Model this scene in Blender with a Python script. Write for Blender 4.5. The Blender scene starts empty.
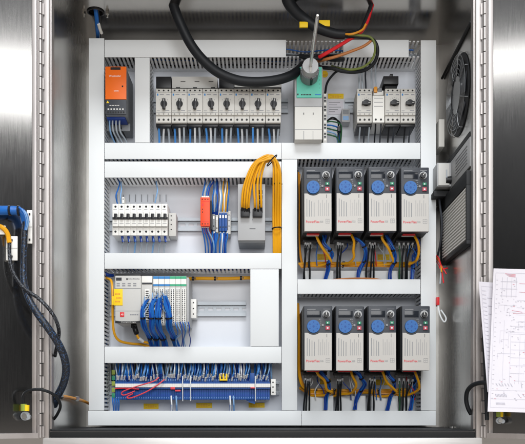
import bpy, bmesh, math, random
from mathutils import Vector, Matrix
random.seed(7)
sc = bpy.context.scene
COL = sc.collection
PI = math.pi
# ---------------------------------------------------------------- survey of the place
# y = 0 is the front of the trunking, +y goes into the cabinet, camera stands at y = -CD
CD, F, VX, VY = 1.85, 804.0, 262.5, 411.0
PLATE = 0.08
W, TOP, FRONT, BACK, FLOOR = 0.427, 0.888, -0.23, 0.10, -0.0385
def P(px, py, y=0.0):
    s = (y + CD) / F
    return Vector(((px - VX) * s, y, (VY - py) * s))
def S(y): return (y + CD) / F
def hexc(h):
    h = h.lstrip('#'); o = []
    for i in (0, 2, 4):
        c = int(h[i:i+2], 16) / 255
        o.append(c / 12.92 if c <= 0.04045 else ((c + 0.055) / 1.055) ** 2.4)
    return (*o, 1)
# ---------------------------------------------------------------- materials
def mat(name, col, rough=0.5, metal=0.0, var=0.06, vscale=25, bump=0.0, bscale=200, spec=0.32, coat=0.0, trans=0.0):
    m = bpy.data.materials.new(name); m.use_nodes = True
    nt = m.node_tree; N = nt.nodes; L = nt.links
    b = N['Principled BSDF']
    c = hexc(col) if isinstance(col, str) else (*col, 1)
    tc = N.new('ShaderNodeTexCoord')
    no = N.new('ShaderNodeTexNoise'); no.inputs['Scale'].default_value = vscale; no.inputs['Detail'].default_value = 4
    L.new(tc.outputs['Object'], no.inputs['Vector'])
    mx = N.new('ShaderNodeMix'); mx.data_type = 'RGBA'
    mx.inputs[6].default_value = (c[0]*(1-var), c[1]*(1-var), c[2]*(1-var), 1)
    mx.inputs[7].default_value = (min(1, c[0]*(1+var)), min(1, c[1]*(1+var)), min(1, c[2]*(1+var)), 1)
    L.new(no.outputs['Fac'], mx.inputs[0]); L.new(mx.outputs[2], b.inputs['Base Color'])
    mr = N.new('ShaderNodeMapRange'); mr.inputs['To Min'].default_value = max(0.03, rough-0.07); mr.inputs['To Max'].default_value = min(1, rough+0.07)
    L.new(no.outputs['Fac'], mr.inputs['Value']); L.new(mr.outputs['Result'], b.inputs['Roughness'])
    b.inputs['Metallic'].default_value = metal
    b.inputs['Specular IOR Level'].default_value = spec
    b.inputs['Coat Weight'].default_value = coat
    if trans: b.inputs['Transmission Weight'].default_value = trans
    if bump:
        n2 = N.new('ShaderNodeTexNoise'); n2.inputs['Scale'].default_value = bscale
        L.new(tc.outputs['Object'], n2.inputs['Vector'])
        bp = N.new('ShaderNodeBump'); bp.inputs['Strength'].default_value = bump; bp.inputs['Distance'].default_value = 0.001
        L.new(n2.outputs['Fac'], bp.inputs['Height']); L.new(bp.outputs['Normal'], b.inputs['Normal'])
    return m
def steel(name, col=(0.42, 0.415, 0.40), r0=0.14, r1=0.34, stretch=(60, 60, 3), smudge=7, bump=0.08):
    m = bpy.data.materials.new(name); m.use_nodes = True
    nt = m.node_tree; N = nt.nodes; L = nt.links; b = N['Principled BSDF']
    b.inputs['Metallic'].default_value = 1
    tc = N.new('ShaderNodeTexCoord')
    mp = N.new('ShaderNodeMapping'); mp.inputs['Scale'].default_value = stretch
    L.new(tc.outputs['Object'], mp.inputs['Vector'])
    n1 = N.new('ShaderNodeTexNoise'); n1.inputs['Scale'].default_value = 6; n1.inputs['Detail'].default_value = 5
    L.new(mp.outputs[0], n1.inputs['Vector'])
    n2 = N.new('ShaderNodeTexNoise'); n2.inputs['Scale'].default_value = smudge; n2.inputs['Detail'].default_value = 6; n2.inputs['Distortion'].default_value = 0.8
    L.new(tc.outputs['Object'], n2.inputs['Vector'])
    ad = N.new('ShaderNodeMath'); ad.operation = 'MULTIPLY_ADD'; ad.inputs[1].default_value = 0.45
    L.new(n1.outputs['Fac'], ad.inputs[0]); 
    sc2 = N.new('ShaderNodeMath'); sc2.operation = 'MULTIPLY'; sc2.inputs[1].default_value = 0.55
    L.new(n2.outputs['Fac'], sc2.inputs[0]); L.new(sc2.outputs[0], ad.inputs[2])
    mr = N.new('ShaderNodeMapRange'); mr.inputs['From Min'].default_value = 0.3; mr.inputs['From Max'].default_value = 0.7
    mr.inputs['To Min'].default_value = r0; mr.inputs['To Max'].default_value = r1
    L.new(ad.outputs[0], mr.inputs['Value']); L.new(mr.outputs['Result'], b.inputs['Roughness'])
    mx = N.new('ShaderNodeMix'); mx.data_type = 'RGBA'
    mx.inputs[6].default_value = (col[0]*.95, col[1]*.95, col[2]*.95, 1); mx.inputs[7].default_value = (min(1, col[0]*1.05), min(1, col[1]*1.05), min(1, col[2]*1.05), 1)
    L.new(ad.outputs[0], mx.inputs[0]); L.new(mx.outputs[2], b.inputs['Base Color'])
    bp = N.new('ShaderNodeBump'); bp.inputs['Strength'].default_value = bump; bp.inputs['Distance'].default_value = 0.0006
    L.new(n1.outputs['Fac'], bp.inputs['Height']); L.new(bp.outputs['Normal'], b.inputs['Normal'])
    return m
def braid(name, base, fleck, scale=260, amt=0.62):
    m = bpy.data.materials.new(name); m.use_nodes = True
    nt = m.node_tree; N = nt.nodes; L = nt.links; b = N['Principled BSDF']
    tc = N.new('ShaderNodeTexCoord'); n = N.new('ShaderNodeTexNoise'); n.inputs['Scale'].default_value = scale; n.inputs['Detail'].default_value = 1
    mp = N.new('ShaderNodeMapping'); mp.inputs['Rotation'].default_value = (0.3, 0.7, 0.2); mp.inputs['Scale'].default_value = (1, 1, .35)
    L.new(tc.outputs['Object'], mp.inputs['Vector']); L.new(mp.outputs[0], n.inputs['Vector'])
    cr = N.new('ShaderNodeValToRGB'); cr.color_ramp.elements[0].position = amt; cr.color_ramp.elements[0].color = hexc(base)
    cr.color_ramp.elements[1].position = amt + .05; cr.color_ramp.elements[1].color = hexc(fleck)
    L.new(n.outputs['Fac'], cr.inputs[0]); L.new(cr.outputs[0], b.inputs['Base Color'])
    b.inputs['Roughness'].default_value = 0.5
    return m
M = dict(
    steel=steel('brushed_steel', (0.47, 0.46, 0.445), 0.2, 0.3, (30, 30, 2), 4, 0.012), steel_ceiling=steel('ceiling_steel', (0.46, 0.445, 0.43), 0.14, 0.22, (3, 30, 30), 7, 0.02),
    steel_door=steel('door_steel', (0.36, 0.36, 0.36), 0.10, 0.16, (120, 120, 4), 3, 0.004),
    steel_edge=steel('flange_steel', (0.44, 0.415, 0.405), 0.42, 0.6, (50, 50, 2)),
    steel_sill=steel('sill_steel', (0.72, 0.71, 0.70), 0.4, 0.55, (2, 40, 40)), steel_back=steel('back_steel', (0.42, 0.41, 0.39), 0.3, 0.5),
    duct=mat('duct_white_pvc', '#dee2e4', 0.58, var=0.05, vscale=5, bump=0.12, bscale=14),
    comb=mat('duct_lifted_pvc', '#eef1f4', 0.5, var=0.04),  # paler than the covers, colour lifted against shade on the slotted walls
    plate=mat('plate_white_paint', '#dbdfe6', 0.36, var=0.07, vscale=7, bump=0.05, bscale=500),
    isow=mat('isolator_white', '#cfcfcb', 0.5, var=0.05, vscale=12), white=mat('white_plastic', '#e6e6e2', 0.4, var=0.03), offwhite=mat('offwhite_plastic', '#c6c5c0', 0.45, var=0.04),
    beige=mat('pale_beige_plastic', '#bab8b4', 0.46, var=0.03, bump=0.05, bscale=700),
    grey=mat('grey_plastic', '#a9abad', 0.45), lgrey=mat('light_grey_plastic', '#c2c2bf', 0.45), mgrey=mat('mid_grey_plastic', '#7c8084', 0.42),
    dgrey=mat('dark_grey_plastic', '#363a41', 0.42, bump=0.05, bscale=600), black=mat('black_plastic', '#15161a', 0.36), black2=mat('matt_black', '#1d1f22', 0.6),
    rubber=mat('black_cable_rubber', '#14181d', 0.52, var=.35, vscale=18, bump=0.15, bscale=60),
    orange=mat('orange_plastic', '#ea6a12', 0.4), orangered=mat('orange_red_plastic', '#ec4a20', 0.4),
    teal=mat('teal_plastic', '#5fc4ae', 0.45), sblue=mat('sky_blue_wire_pvc', '#4f93dc', 0.4), blue=mat('blue_wire_pvc', '#1f64b4', 0.38, var=0.2, vscale=60), dblue=mat('deep_blue_wire_pvc', '#173f9a', 0.38, var=0.2),
    tblue=mat('terminal_blue_plastic', '#124a92', 0.4, var=0.1), lblue=mat('pale_blue_pvc', '#7fa6cf', 0.4),
    keyblue=mat('keypad_blue', '#2b64a6', 0.45), keydark=mat('keypad_symbol_blue', '#234f93', 0.5),
    yellow=mat('yellow_cable_pvc', '#dfa018', 0.36, var=0.08, vscale=50), ystick=mat('yellow_sticker', '#f2cc1c', 0.5), gydull=mat('dull_earth_wire', '#6d7a3e', 0.5, var=.2), gy=mat('green_yellow_insulation', '#8a9c40', 0.45),
    amber=mat('amber_cable_pvc', '#d9922a', 0.38),
    green=mat('green_plastic', '#2b8564', 0.45), dgreen=mat('dark_green_wire', '#2e5a3c', 0.42), red=mat('red_pvc', '#d6252c', 0.4), pinkred=mat('red_marker_wire', '#dd4a52', 0.45),
    redprint=mat('red_print', '#cf4650', 0.5), greyprint=mat('grey_print', '#8a8c90', 0.5), ink=mat('ink', '#33353a', 0.5), brown=mat('brown_wire', '#b0713f', 0.45),
    gwire=mat('grey_wire_pvc', '#aab4bd', 0.42), wwire=mat('white_wire_pvc', '#dfe3e6', 0.42),
    zinc=mat('zinc_plate', (0.36, 0.39, 0.42), 0.48, metal=0.55, var=0.1), screw=mat('screw_metal', (0.5, 0.5, 0.48), 0.3, metal=1), shaft=mat('shaft_metal', (0.66, 0.64, 0.6), 0.28, metal=1),
    hole=mat('screw_recess_black', '#17181a', 0.5), pink=mat('stop_button_red', '#a84454', 0.45), lcd=mat('display_glass', '#23272e', 0.14),
    paper=mat('paper', '#d8d6de', 0.75, var=0.02, bump=0.1, bscale=30), printgrey=mat('paper_print', '#b2b1bc', 0.7), printred=mat('paper_red_print', '#d08e9c', 0.7),
    braidm=braid('braided_sleeve', '#14171e', '#7f8894', 800, .62), braidb=braid('braided_sleeve_blue', '#141922', '#3c5f8c', 800, 0.6),
    foam=mat('fan_guard_wire', (0.22, 0.23, 0.24), 0.35, metal=0.8), gasket=mat('gasket_black', '#1b1c1d', 0.7),
    floorm=mat('room_floor', '#d2c5b8', 0.6, var=0.12, vscale=3), btape=mat('label_band_blue', '#2f7fc0', 0.5), gtape=mat('label_band_green', '#3aa77e', 0.5),
)
# ---------------------------------------------------------------- mesh builder
class MB:
    def __init__(s): s.v = []; s.f = []; s.m = []; s.mats = []
    def mi(s, m):
        if m not in s.mats: s.mats.append(m)
        return s.mats.index(m)
    def add(s, vs, fs, m):
        k = len(s.v); i = s.mi(m); s.v += [Vector(v) for v in vs]
        for f in fs: s.f.append([a + k for a in f]); s.m.append(i)
        return s
    def box(s, a, b, m, bev=0.0):
        x0, x1 = sorted((a[0], b[0])); y0, y1 = sorted((a[1], b[1])); z0, z1 = sorted((a[2], b[2]))
        if bev > 0:
            c = min(bev, (x1-x0)*.4, (y1-y0)*.4, (z1-z0)*.4)
            bm = bmesh.new()
            bmesh.ops.create_cube(bm, size=1, matrix=Matrix.Translation(((x0+x1)/2, (y0+y1)/2, (z0+z1)/2)) @ Matrix.Diagonal((x1-x0, y1-y0, z1-z0, 1)))
            bmesh.ops.bevel(bm, geom=bm.edges[:], offset=c, segments=2, profile=0.6, affect='EDGES')
            bm.verts.index_update()
            s.add([v.co.copy() for v in bm.verts], [[v.index for v in f.verts] for f in bm.faces], m); bm.free()
            return s
        vs = [(x0,y0,z0),(x1,y0,z0),(x1,y1,z0),(x0,y1,z0),(x0,y0,z1),(x1,y0,z1),(x1,y1,z1),(x0,y1,z1)]
        return s.add(vs, [(0,3,2,1),(4,5,6,7),(0,1,5,4),(1,2,6,5),(2,3,7,6),(3,0,4,7)], m)
    def R(s, x0, y0, x1, y1, yf, yb, m, bev=0.0):          # box whose front face is the surveyed rectangle at depth yf
        a = P(x0, y0, yf); b = P(x1, y1, yf)
        return s.box((a.x, yf, a.z), (b.x, yb, b.z), m, bev)
    def cyl(s, c0, c1, r0, m, r1=None, n=16, caps=True):
        r1 = r0 if r1 is None else r1
        c0, c1 = Vector(c0), Vector(c1); d = (c1 - c0).normalized()
        u = d.orthogonal().normalized(); w = d.cross(u)
        vs = []
        for c, r in ((c0, r0), (c1, r1)):
            for i in range(n):
                a = 2*PI*i/n; vs.append(c + (u*math.cos(a) + w*math.sin(a))*r)
        fs = [(i, (i+1) % n, n+(i+1) % n, n+i) for i in range(n)]
        if caps: fs += [tuple(reversed(range(n))), tuple(range(n, 2*n))]
        return s.add(vs, fs, m)
    def disc(s, px, py, yf, rp, th, m, n=16, r1=None):      # cylinder facing the room
        c = P(px, py, yf); r = rp*S(yf)
        return s.cyl((c.x, yf+th, c.z), (c.x, yf, c.z), r, m, None if r1 is None else r1*S(yf), n)
    def tube(s, pts, r, m, n=8, sub=6, smooth=True):
        pts = [Vector(p) for p in pts]
        if smooth and len(pts) > 2:
            q = [pts[0]*2 - pts[1]] + pts + [pts[-1]*2 - pts[-2]]; out = []
            for i in range(1, len(q)-2):
                for k in range(sub):
                    t = k/sub; a, b, c, d = q[i-1], q[i], q[i+1], q[i+2]
                    out.append(0.5*((2*b) + (c-a)*t + (2*a-5*b+4*c-d)*t*t + (3*b-a-3*c+d)*t**3))
            out.append(pts[-1]); pts = out
        tg = [(pts[min(i+1, len(pts)-1)] - pts[max(i-1, 0)]).normalized() for i in range(len(pts))]
        u = tg[0].orthogonal().normalized(); vs = []
        for i, p in enumerate(pts):
            u = (u - tg[i]*u.dot(tg[i])).normalized(); w = tg[i].cross(u)
            rr = r(i/(len(pts)-1)) if callable(r) else r
            for k in range(n):
                a = 2*PI*k/n; vs.append(p + (u*math.cos(a) + w*math.sin(a))*rr)
        fs = [(i*n+k, i*n+(k+1) % n, (i+1)*n+(k+1) % n, (i+1)*n+k) for i in range(len(pts)-1) for k in range(n)]
        fs += [tuple(reversed(range(n))), tuple(range((len(pts)-1)*n, len(pts)*n))]
        return s.add(vs, fs, m)
    def text(s, body, px, py, yf, hpx, m, bold=0.0, align='LEFT', wpx=None):
        cu = bpy.data.curves.new('t', 'FONT'); cu.body = body; cu.size = 1; cu.offset = bold; cu.extrude = 0.01; cu.resolution_u = 2
        o = bpy.data.objects.new('t', cu); COL.objects.link(o)
        bpy.context.view_layer.update()
        me = o.evaluated_get(bpy.context.evaluated_depsgraph_get()).to_mesh()
        if len(me.vertices):
            xs = [v.co.x for v in me.vertices]; ys = [v.co.y for v in me.vertices]
            x0, x1, y0, y1 = min(xs), max(xs), min(ys), max(ys)
            k = hpx*S(yf)/(y1-y0); kx = k if wpx is None else wpx*S(yf)/(x1-x0)
            ox = -x0 if align == 'LEFT' else -(x0+x1)/2
            c = P(px, py, yf)
            vs = [(c.x + (v.co.x+ox)*kx, yf - 0.0002 - (v.co.z)*0.012, c.z + (v.co.y-(y0+y1)/2)*k) for v in me.vertices]
            s.add(vs, [tuple(p.vertices) for p in me.polygons], m)
        o.evaluated_get(bpy.context.evaluated_depsgraph_get()).to_mesh_clear()
        bpy.data.objects.remove(o); bpy.data.curves.remove(cu)
        return s
def tag(o, label=None, cat=None, group=None, kind=None):
    if label: o['label'] = label
    if cat: o['category'] = cat
    if group: o['group'] = group
    if kind: o['kind'] = kind
    return o
ORI = {}
def thing(name, loc, label, cat, group=None):
    o = bpy.data.objects.new(name, None); COL.objects.link(o); o.empty_display_size = 0.02
    o.location = loc; ORI[o.name] = Vector(loc)
    return tag(o, label, cat, group)
def obj(name, mb, parent=None, label=None, cat=None, group=None, kind=None, smooth=True, xf=None):
    if parent is None:
        xs = [v.x for v in mb.v]; ys = [v.y for v in mb.v]; zs = [v.z for v in mb.v]
        org = Vector(((min(xs)+max(xs))/2, (min(ys)+max(ys))/2, min(zs)))
    else: org = ORI[parent.name]
    me = bpy.data.meshes.new(name)
    me.from_pydata([tuple((v if xf is None else xf @ v) - org) for v in mb.v], [], mb.f)
    for m in mb.mats: me.materials.append(M[m])
    me.polygons.foreach_set('material_index', mb.m)
    me.validate(); me.update()
    if smooth:
        me.polygons.foreach_set('use_smooth', [True]*len(me.polygons)); me.set_sharp_from_angle(angle=math.radians(40))
    o = bpy.data.objects.new(name, me); COL.objects.link(o)
    if parent is None: o.location = org
    else: o.parent = parent
    ORI[o.name] = org
    return tag(o, label, cat, group, kind)
def dup(root, off, label=None):
    r = root.copy(); COL.objects.link(r); r.location = root.location + Vector(off)
    if label: r['label'] = label
    def rec(a, b):
        for ch in list(a.children):
            c = ch.copy(); COL.objects.link(c); c.parent = b; rec(ch, c)
    rec(root, r); ORI[r.name] = ORI[root.name] + Vector(off)
    return r
def wire(name, pts, r, m, label, cat='wire', group=None, n=8, ties=None, parent=None, extra=None):
    q = [P(*p) for p in pts]; mb = MB(); mb.tube(q, r, m, n)
    if not ties and not extra: return obj(name, mb, parent, label, cat, group)
    t = thing(name, q[-1], label, cat, group)
    obj('sheath', mb, t)
    for (px, py, y, ax, w) in (ties or []):
        c = P(px, py, y); b = MB(); d = Vector(ax)*w*0.5
        b.cyl(c-d, c+d, r*1.18, 'black', n=12); b.box(c + Vector((r*.9, -r*1.1, -.002)), c + Vector((r*1.5, -r*.3, .002)), 'black'); obj('cable_tie', b, t)
    if extra: extra(t)
    return t
ORD = ['first', 'second', 'third', 'fourth', 'fifth', 'sixth', 'seventh', 'eighth', 'ninth', 'tenth']

# ================================================================ setting
g = MB(); g.add([(-30, -30, -0.75), (30, -30, -0.75), (30, 30, -0.75), (-30, 30, -0.75)], [(0, 1, 2, 3)], 'floorm'); obj('floor', g, kind='structure')

# ================================================================ cabinet
cab = thing('steel_cabinet', (0, 0.1, FLOOR-0.03), 'open stainless steel enclosure with two doors swung wide around the white wired panel', 'cabinet')
T = 0.003
b = MB(); b.box((-W-T, FRONT, FLOOR-T), (-W, BACK+T, TOP+T), 'steel'); obj('side_wall', b, cab)
# door-side louvre ribs pressed into left wall
b = MB(); b.box((W, FRONT, FLOOR-T), (W+T, BACK+T, TOP+T), 'steel'); obj('side_wall', b, cab)
b = MB()
# ceiling with a cable hole
hc = P(95, 10, -0.07); hx, hy, hr = -0.371, -0.062, 0.017
n = 24; ring = [(hx+hr*math.cos(2*PI*i/n), hy+hr*math.sin(2*PI*i/n)) for i in range(n)]
cx0, cx1, cy0, cy1 = -W, W, FRONT, BACK
sq = []
for i in range(n):
    a = 2*PI*i/n; d = max(abs(math.cos(a)), abs(math.sin(a))); k = 0.04/d
    sq.append((hx+k*math.cos(a), hy+k*math.sin(a)))
vs = [(x, y, TOP) for x, y in ring] + [(x, y, TOP) for x, y in sq] + [(x, y, TOP+T) for x, y in ring]
fs = [(i, n+i, n+(i+1) % n, (i+1) % n) for i in range(n)] + [(i, (i+1) % n, 2*n+(i+1) % n, 2*n+i) for i in range(n)]
b.add(vs, fs, 'steel_ceiling')
for x0, y0, x1, y1 in ((cx0, cy0, hx-.04, cy1), (hx+.04, cy0, cx1, cy1), (hx-.04, cy0, hx+.04, hy-.04), (hx-.04, hy+.04, hx+.04, cy1)):
    b.add([(x0, y0, TOP), (x1, y0, TOP), (x1, y1, TOP), (x0, y1, TOP)], [(0, 3, 2, 1)], 'steel_ceiling')
b.box((cx0, cy0, TOP+.02), (cx1, cy1, TOP+.022), 'black2')
obj('ceiling_panel', b, cab, smooth=False)
b = MB(); b.box((-W, FRONT, FLOOR-T), (W, BACK, FLOOR), 'black2'); obj('floor_panel', b, cab)
b = MB(); b.box((-W, BACK, FLOOR), (W, BACK+T, TOP), 'steel_back'); obj('back_wall', b, cab)
# front flange
for s in (-1, 1):
    e = MB(); e.box((s*W, FRONT-.014, FLOOR-.02), (s*(W+.012), FRONT-.001, TOP+.04), 'steel_edge', .0015)
    e.box((s*(W-.003), FRONT-.004, FLOOR+.002), (s*(W+.0005), FRONT+.018, TOP), 'steel_edge', .001)
    obj('front_flange', e, cab)
e = MB(); e.box((-W-.012, FRONT-.016, -.10), (W+.012, FRONT-.001, -.0535), 'steel_sill', .002)
e.box((-W, FRONT-.006, -.0535), (W, FRONT+.01, FLOOR-.0035), 'gasket', .002)
obj('front_sill', e, cab)
b = MB(); b.box((-W, FRONT-.01, TOP+.01), (W, FRONT, TOP+.05), 'steel_edge'); obj('top_flange', b, cab)
# floor screws
for px in (69, 452):
    b = MB(); c = P(px, 432, -.05); b.cyl((c.x, -.05, FLOOR), (c.x, -.05, FLOOR+.004), .005, 'screw'); obj('floor_screw', b, cab)
# doors
def door(s, ang):
    hx_ = s*(W+.018); hy_ = FRONT-.008
    a = math.radians(ang)
    ux, uy = s*math.sin(a - PI/2), -math.cos(a - PI/2)          # along the leaf away from the hinge
    nx, ny = s*(-math.cos(a - PI/2))*1.0, -math.sin(a - PI/2)       # inner face normal
    def X(t, d, z): return Vector((hx_ + ux*t + nx*d, hy_ + uy*t + ny*d, z))
    z0, z1, wd = -.054, TOP+.05, .43
    def slab(mb, t0, t1, d0, d1, za, zb, m):
        vs = [X(t, d, z) for z in (za, zb) for (t, d) in ((t0, d0), (t1, d0), (t1, d1), (t0, d1))]
        mb.add(vs, [(0,3,2,1),(4,5,6,7),(0,1,5,4),(1,2,6,5),(2,3,7,6),(3,0,4,7)], m)
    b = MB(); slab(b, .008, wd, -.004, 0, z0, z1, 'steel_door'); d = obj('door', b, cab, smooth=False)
    b = MB(); slab(b, .004, .009, 0, .012, z0, z1, 'steel_edge'); slab(b, wd-.004, wd, 0, .012, z0, z1, 'steel_edge')
    slab(b, .009, wd-.004, 0, .012, z0, z0+.010, 'steel_edge'); slab(b, .009, wd-.004, 0, .012, z1-.01, z1, 'steel_edge')
    obj('door_rim', b, d, smooth=False)
    # piano hinge
    h = MB()
    z = z0; k = 0; r = .0042; step = .0248
    cx_, cy_ = s*(W+.0155), FRONT-.019
    while z < z1 - step:
        h.cyl((cx_, cy_, z+.0008), (cx_, cy_, z+step-.0012), r if k % 2 else r*.97, 'steel_edge', n=14)
        z += step; k += 1
    h.cyl((cx_, cy_, z0), (cx_, cy_, z1-step), r*.5, 'hole', n=8)
    z = z0; k = 0
    while z < z1 - step:
        if k % 2: h.box((cx_, cy_+.0015, z+.0012), (cx_ + s*.0075, cy_+.0028, z+step-.0012), 'steel_edge')
        else: h.box((cx_, cy_+.0015, z+.0012), (cx_ - s*.0075, cy_+.0028, z+step-.0012), 'steel_edge')
        z += step; k += 1
    h.box((cx_+s*.0078, cy_+.001, z0), (cx_+s*.017, cy_+.004, z1), 'steel_edge', .001)
    obj('piano_hinge', h, d)
    return X
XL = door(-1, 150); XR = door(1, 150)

# mounting plate
b = MB(); a0 = P(86, 38, PLATE); a1 = P(438, 423, PLATE)
b.box((-.398, PLATE, -.028), (.398, PLATE+.003, .856), 'plate', .001)
plate = obj('mounting_plate', b, label='white painted mounting plate carrying all the wired devices', cat='mounting plate')

# ================================================================ wiring ducts
DUCTLAB = []
def duct(px0, py0, px1, py1, horiz, label, cover=((0, 1),), fill=True):
    a = P(px0, py0, 0); c = P(px1, py1, 0)
    x0, x1, z0, z1 = a.x, c.x, c.z, a.z
    t = thing('wiring_duct', ((x0+x1)/2, PLATE, z0), label, 'wiring duct', 'white slotted wiring ducts')
    bs = MB(); pitch, gap, th = .0092, .0042, .0016
    yb, ys, yf = PLATE-.0006, PLATE-.014, .003
    if horiz:
        bs.box((x0+.001, yb-.002, z0+.001), (x1-.001, yb, z1-.001), 'comb')
        for zz in (z0+.0008, z1-.0008-th):
            bs.box((x0, ys, zz), (x1, yb, zz+th), 'comb')
            x = x0 + .002
            while x + pitch - gap < x1 - .001:
                bs.box((x, yf, zz), (x+pitch-gap, ys, zz+th), 'comb'); x += pitch
    else:
        bs.box((x0+.001, yb-.002, z0+.001), (x1-.001, yb, z1-.001), 'comb')
        for xx in (x0+.0008, x1-.0008-th):
            bs.box((xx, ys, z0), (xx+th, yb, z1), 'comb')
            z = z0 + .002
            while z + pitch - gap < z1 - .001:
                bs.box((xx, yf, z), (xx+th, ys, z+pitch-gap), 'comb'); z += pitch
    obj('slotted_base', bs, t, smooth=False)
    for f0, f1 in cover:
        cv = MB()
        if horiz: cv.box((x0+(x1-x0)*f0+.0003, 0, z0-.0004), (x0+(x1-x0)*f1-.0003, .0026, z1+.0004), 'duct', .0008)
        else: cv.box((x0-.0004, 0, z0+(z1-z0)*(1-f1)+.0003), (x1+.0004, .0026, z0+(z1-z0)*(1-f0)-.0003), 'duct', .0008)
        obj('duct_cover', cv, t)
    if fill:
        L_ = (x1-x0) if horiz else (z1-z0); wd = (z1-z0) if horiz else (x1-x0)
        k = 9; nn = max(3, int(L_/.05)); mb = MB()
        for i in range(k):
            mm = random.choice(['gwire', 'dblue', 'blue', 'gwire', 'black', 'mgrey', 'black'])
            o_ = wd*(.2+.6*random.random()); yy = random.uniform(.02, .068); pts = []
            for j in range(nn+1):
                l = .01+(L_-.02)*j/nn; q = o_ + random.uniform(-.004, .004); q = min(max(q, .006), wd-.006)
                pts.append((x0+l, yy+random.uniform(-.005, .005), z0+q) if horiz else (x0+q, yy+random.uniform(-.005, .005), z0+l))
            mb.tube(pts, random.choice([.0016, .002, .0028]), mm, 6, 3)
        obj('wire_bundle', mb, label='loose wires lying inside the ' + label.replace('white wiring duct ', 'duct '), cat='wire bundle', group='wires inside the ducts')
    return t
duct(89, 38, 104, 410.6, False, 'white wiring duct running full height down the left edge', fill=True)
duct(421, 40, 436, 410.6, False, 'white wiring duct running full height down the right edge')
duct(88, 411, 436, 425.3, True, 'white wiring duct along the very bottom of the panel', cover=((0, .614), (.614, 1)))
duct(104.4, 40, 420.6, 57, True, 'white wiring duct along the top with its middle cover missing', cover=((0, .575), (.755, .963)))
duct(135, 57.4, 149.5, 142.6, False, 'white wiring duct upright beside the orange power supply')
duct(104.4, 143, 420.6, 158.8, True, 'white wiring duct across the panel below the top device row', cover=((0, .56), (.56, 1)))
duct(104.4, 161.6, 281.6, 177.4, True, 'white wiring duct above the miniature breakers, just under the full width one')
duct(282, 159.2, 297, 410.6, False, 'white wiring duct upright between the two columns of device rows')
duct(104.4, 253.2, 281.6, 268.6, True, 'white wiring duct between the miniature breakers and the grey controller')
duct(104.4, 346.8, 281.6, 362.8, True, 'white wiring duct just above the blue terminal row')
duct(297.4, 279.4, 420.6, 293.6, True, 'white wiring duct between the two rows of motor drives')
duct(250.5, 269, 278.6, 346.4, False, 'extra wide white wiring duct right of the empty rail', fill=False)

# ================================================================ DIN rails
def rail(px0, px1, pyc, label, hp=14):
    a = P(px0, pyc - hp/2, .0725); c = P(px1, pyc + hp/2, .0725)
    t = thing('mounting_rail', (a.x, PLATE, c.z), label, 'din rail', 'slotted metal mounting rails')
    H = a.z - c.z; zc = (a.z+c.z)/2; b = MB(); yf, yb = .070, PLATE-.0008
    lip = H*.2
    b.box((a.x, yf, a.z-lip), (c.x, yf+.0012, a.z), 'zinc'); b.box((a.x, yf, c.z), (c.x, yf+.0012, c.z+lip), 'zinc')
    b.box((a.x, yf, a.z-lip-.001), (c.x, yb, a.z-lip), 'zinc'); b.box((a.x, yf, c.z+lip), (c.x, yb, c.z+lip+.001), 'zinc')
    # web with slots
    x = a.x; zs0, zs1 = zc-.0032, zc+.0032; Lp, sl = .0205, .0125
    b.box((a.x, yb-.0012, zs1), (c.x, yb, a.z-lip-.001), 'zinc'); b.box((a.x, yb-.0012, c.z+lip+.001), (c.x, yb, zs0), 'zinc')
    while x < c.x:
        x2 = min(x+Lp-sl, c.x); b.box((x, yb-.0012, zs0), (x2, yb, zs1), 'zinc'); x += Lp
    obj('rail_profile', b, t, smooth=False)
    return t
rail(150, 288, 106, 'metal rail hidden behind the eight motor breakers')
rail(345, 418, 106, 'metal rail behind the top right breakers')
rail(108, 281, 224.5, 'slotted metal rail behind the miniature breakers and orange relay', 13)
rail(110, 246, 309, 'slotted metal rail, empty right of the grey controller', 14.5)
rail(108, 279, 388, 'metal rail behind the blue terminals')

# ================================================================ power supply
ps = thing('power_supply', P(115.5, 114.5, .02), 'orange and black power supply in the top left corner', 'power supply')
b = MB(); b.R(105.5, 66.8, 126, 114.6, -.026, PLATE-.01, 'mgrey', .001); body = obj('housing', b, ps)
b = MB(); b.R(105.2, 66.4, 126.3, 99.3, -.0305, -.0262, 'orange', .0012)
obj('orange_cover', b, ps)
b = MB(); b.R(110.5, 67.2, 120.5, 69.6, -.0315, -.03, 'black'); obj('vent_slot', b, ps)
b = MB(); b.R(121.8, 85.5, 123.2, 87, -.0312, -.0305, 'black'); obj('adjuster', b, ps)
b = MB(); b.R(105.3, 99.6, 126.2, 114.4, -.0302, -.0262, 'dgrey', .0012); obj('black_cover', b, ps)
b = MB(); b.text('Weidmüller', 109, 76, -.0306, 1.9, 'white', wpx=12); b.R(114, 90.6, 118.6, 91.3, -.0308, -.0304, 'white')
[b.R(109.5+q*2.6, 105.1, 111.4+q*2.6, 105.9, -.0306, -.0301, 'lgrey') for q in range(4)]
for i in range(6): b.R(107.6+i*2.9, 108.4, 109.2+i*2.9, 110, -.0306, -.0301, 'lgrey')
b.add([P(106.3, 103, -.0306), P(109.1, 103, -.0306), P(107.7, 100.6, -.0306)], [(0, 1, 2)], 'ystick'); obj('lettering', b, ps)
b = MB()
for i in range(7): b.R(107.3+i*2.6, 111.4, 108.7+i*2.6, 113, -.0308, -.0303, 'hole')
obj('terminal_screw', b, ps)
b = MB(); b.R(106.5, 114.6, 125, 118.5, -.012, .03, 'dblue', .001); obj('plug_connector', b, ps)
for i, (px, m, dx) in enumerate([(110, 'lblue', 1), (113, 'gwire', 2), (116.5, 'gwire', 2), (120, 'gwire', 3)]):
    wire('wire', [(px, 117, .0), (px-.5, 124, .004), (px+.5, 132, .012), (px+dx+2, 139, .03), (px+dx+6, 147, .04)], .0020, 'gwire' if i else 'lblue', f'{ORD[i]} pale wire dropping from the orange power supply', group='wires below the orange power supply')
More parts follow.
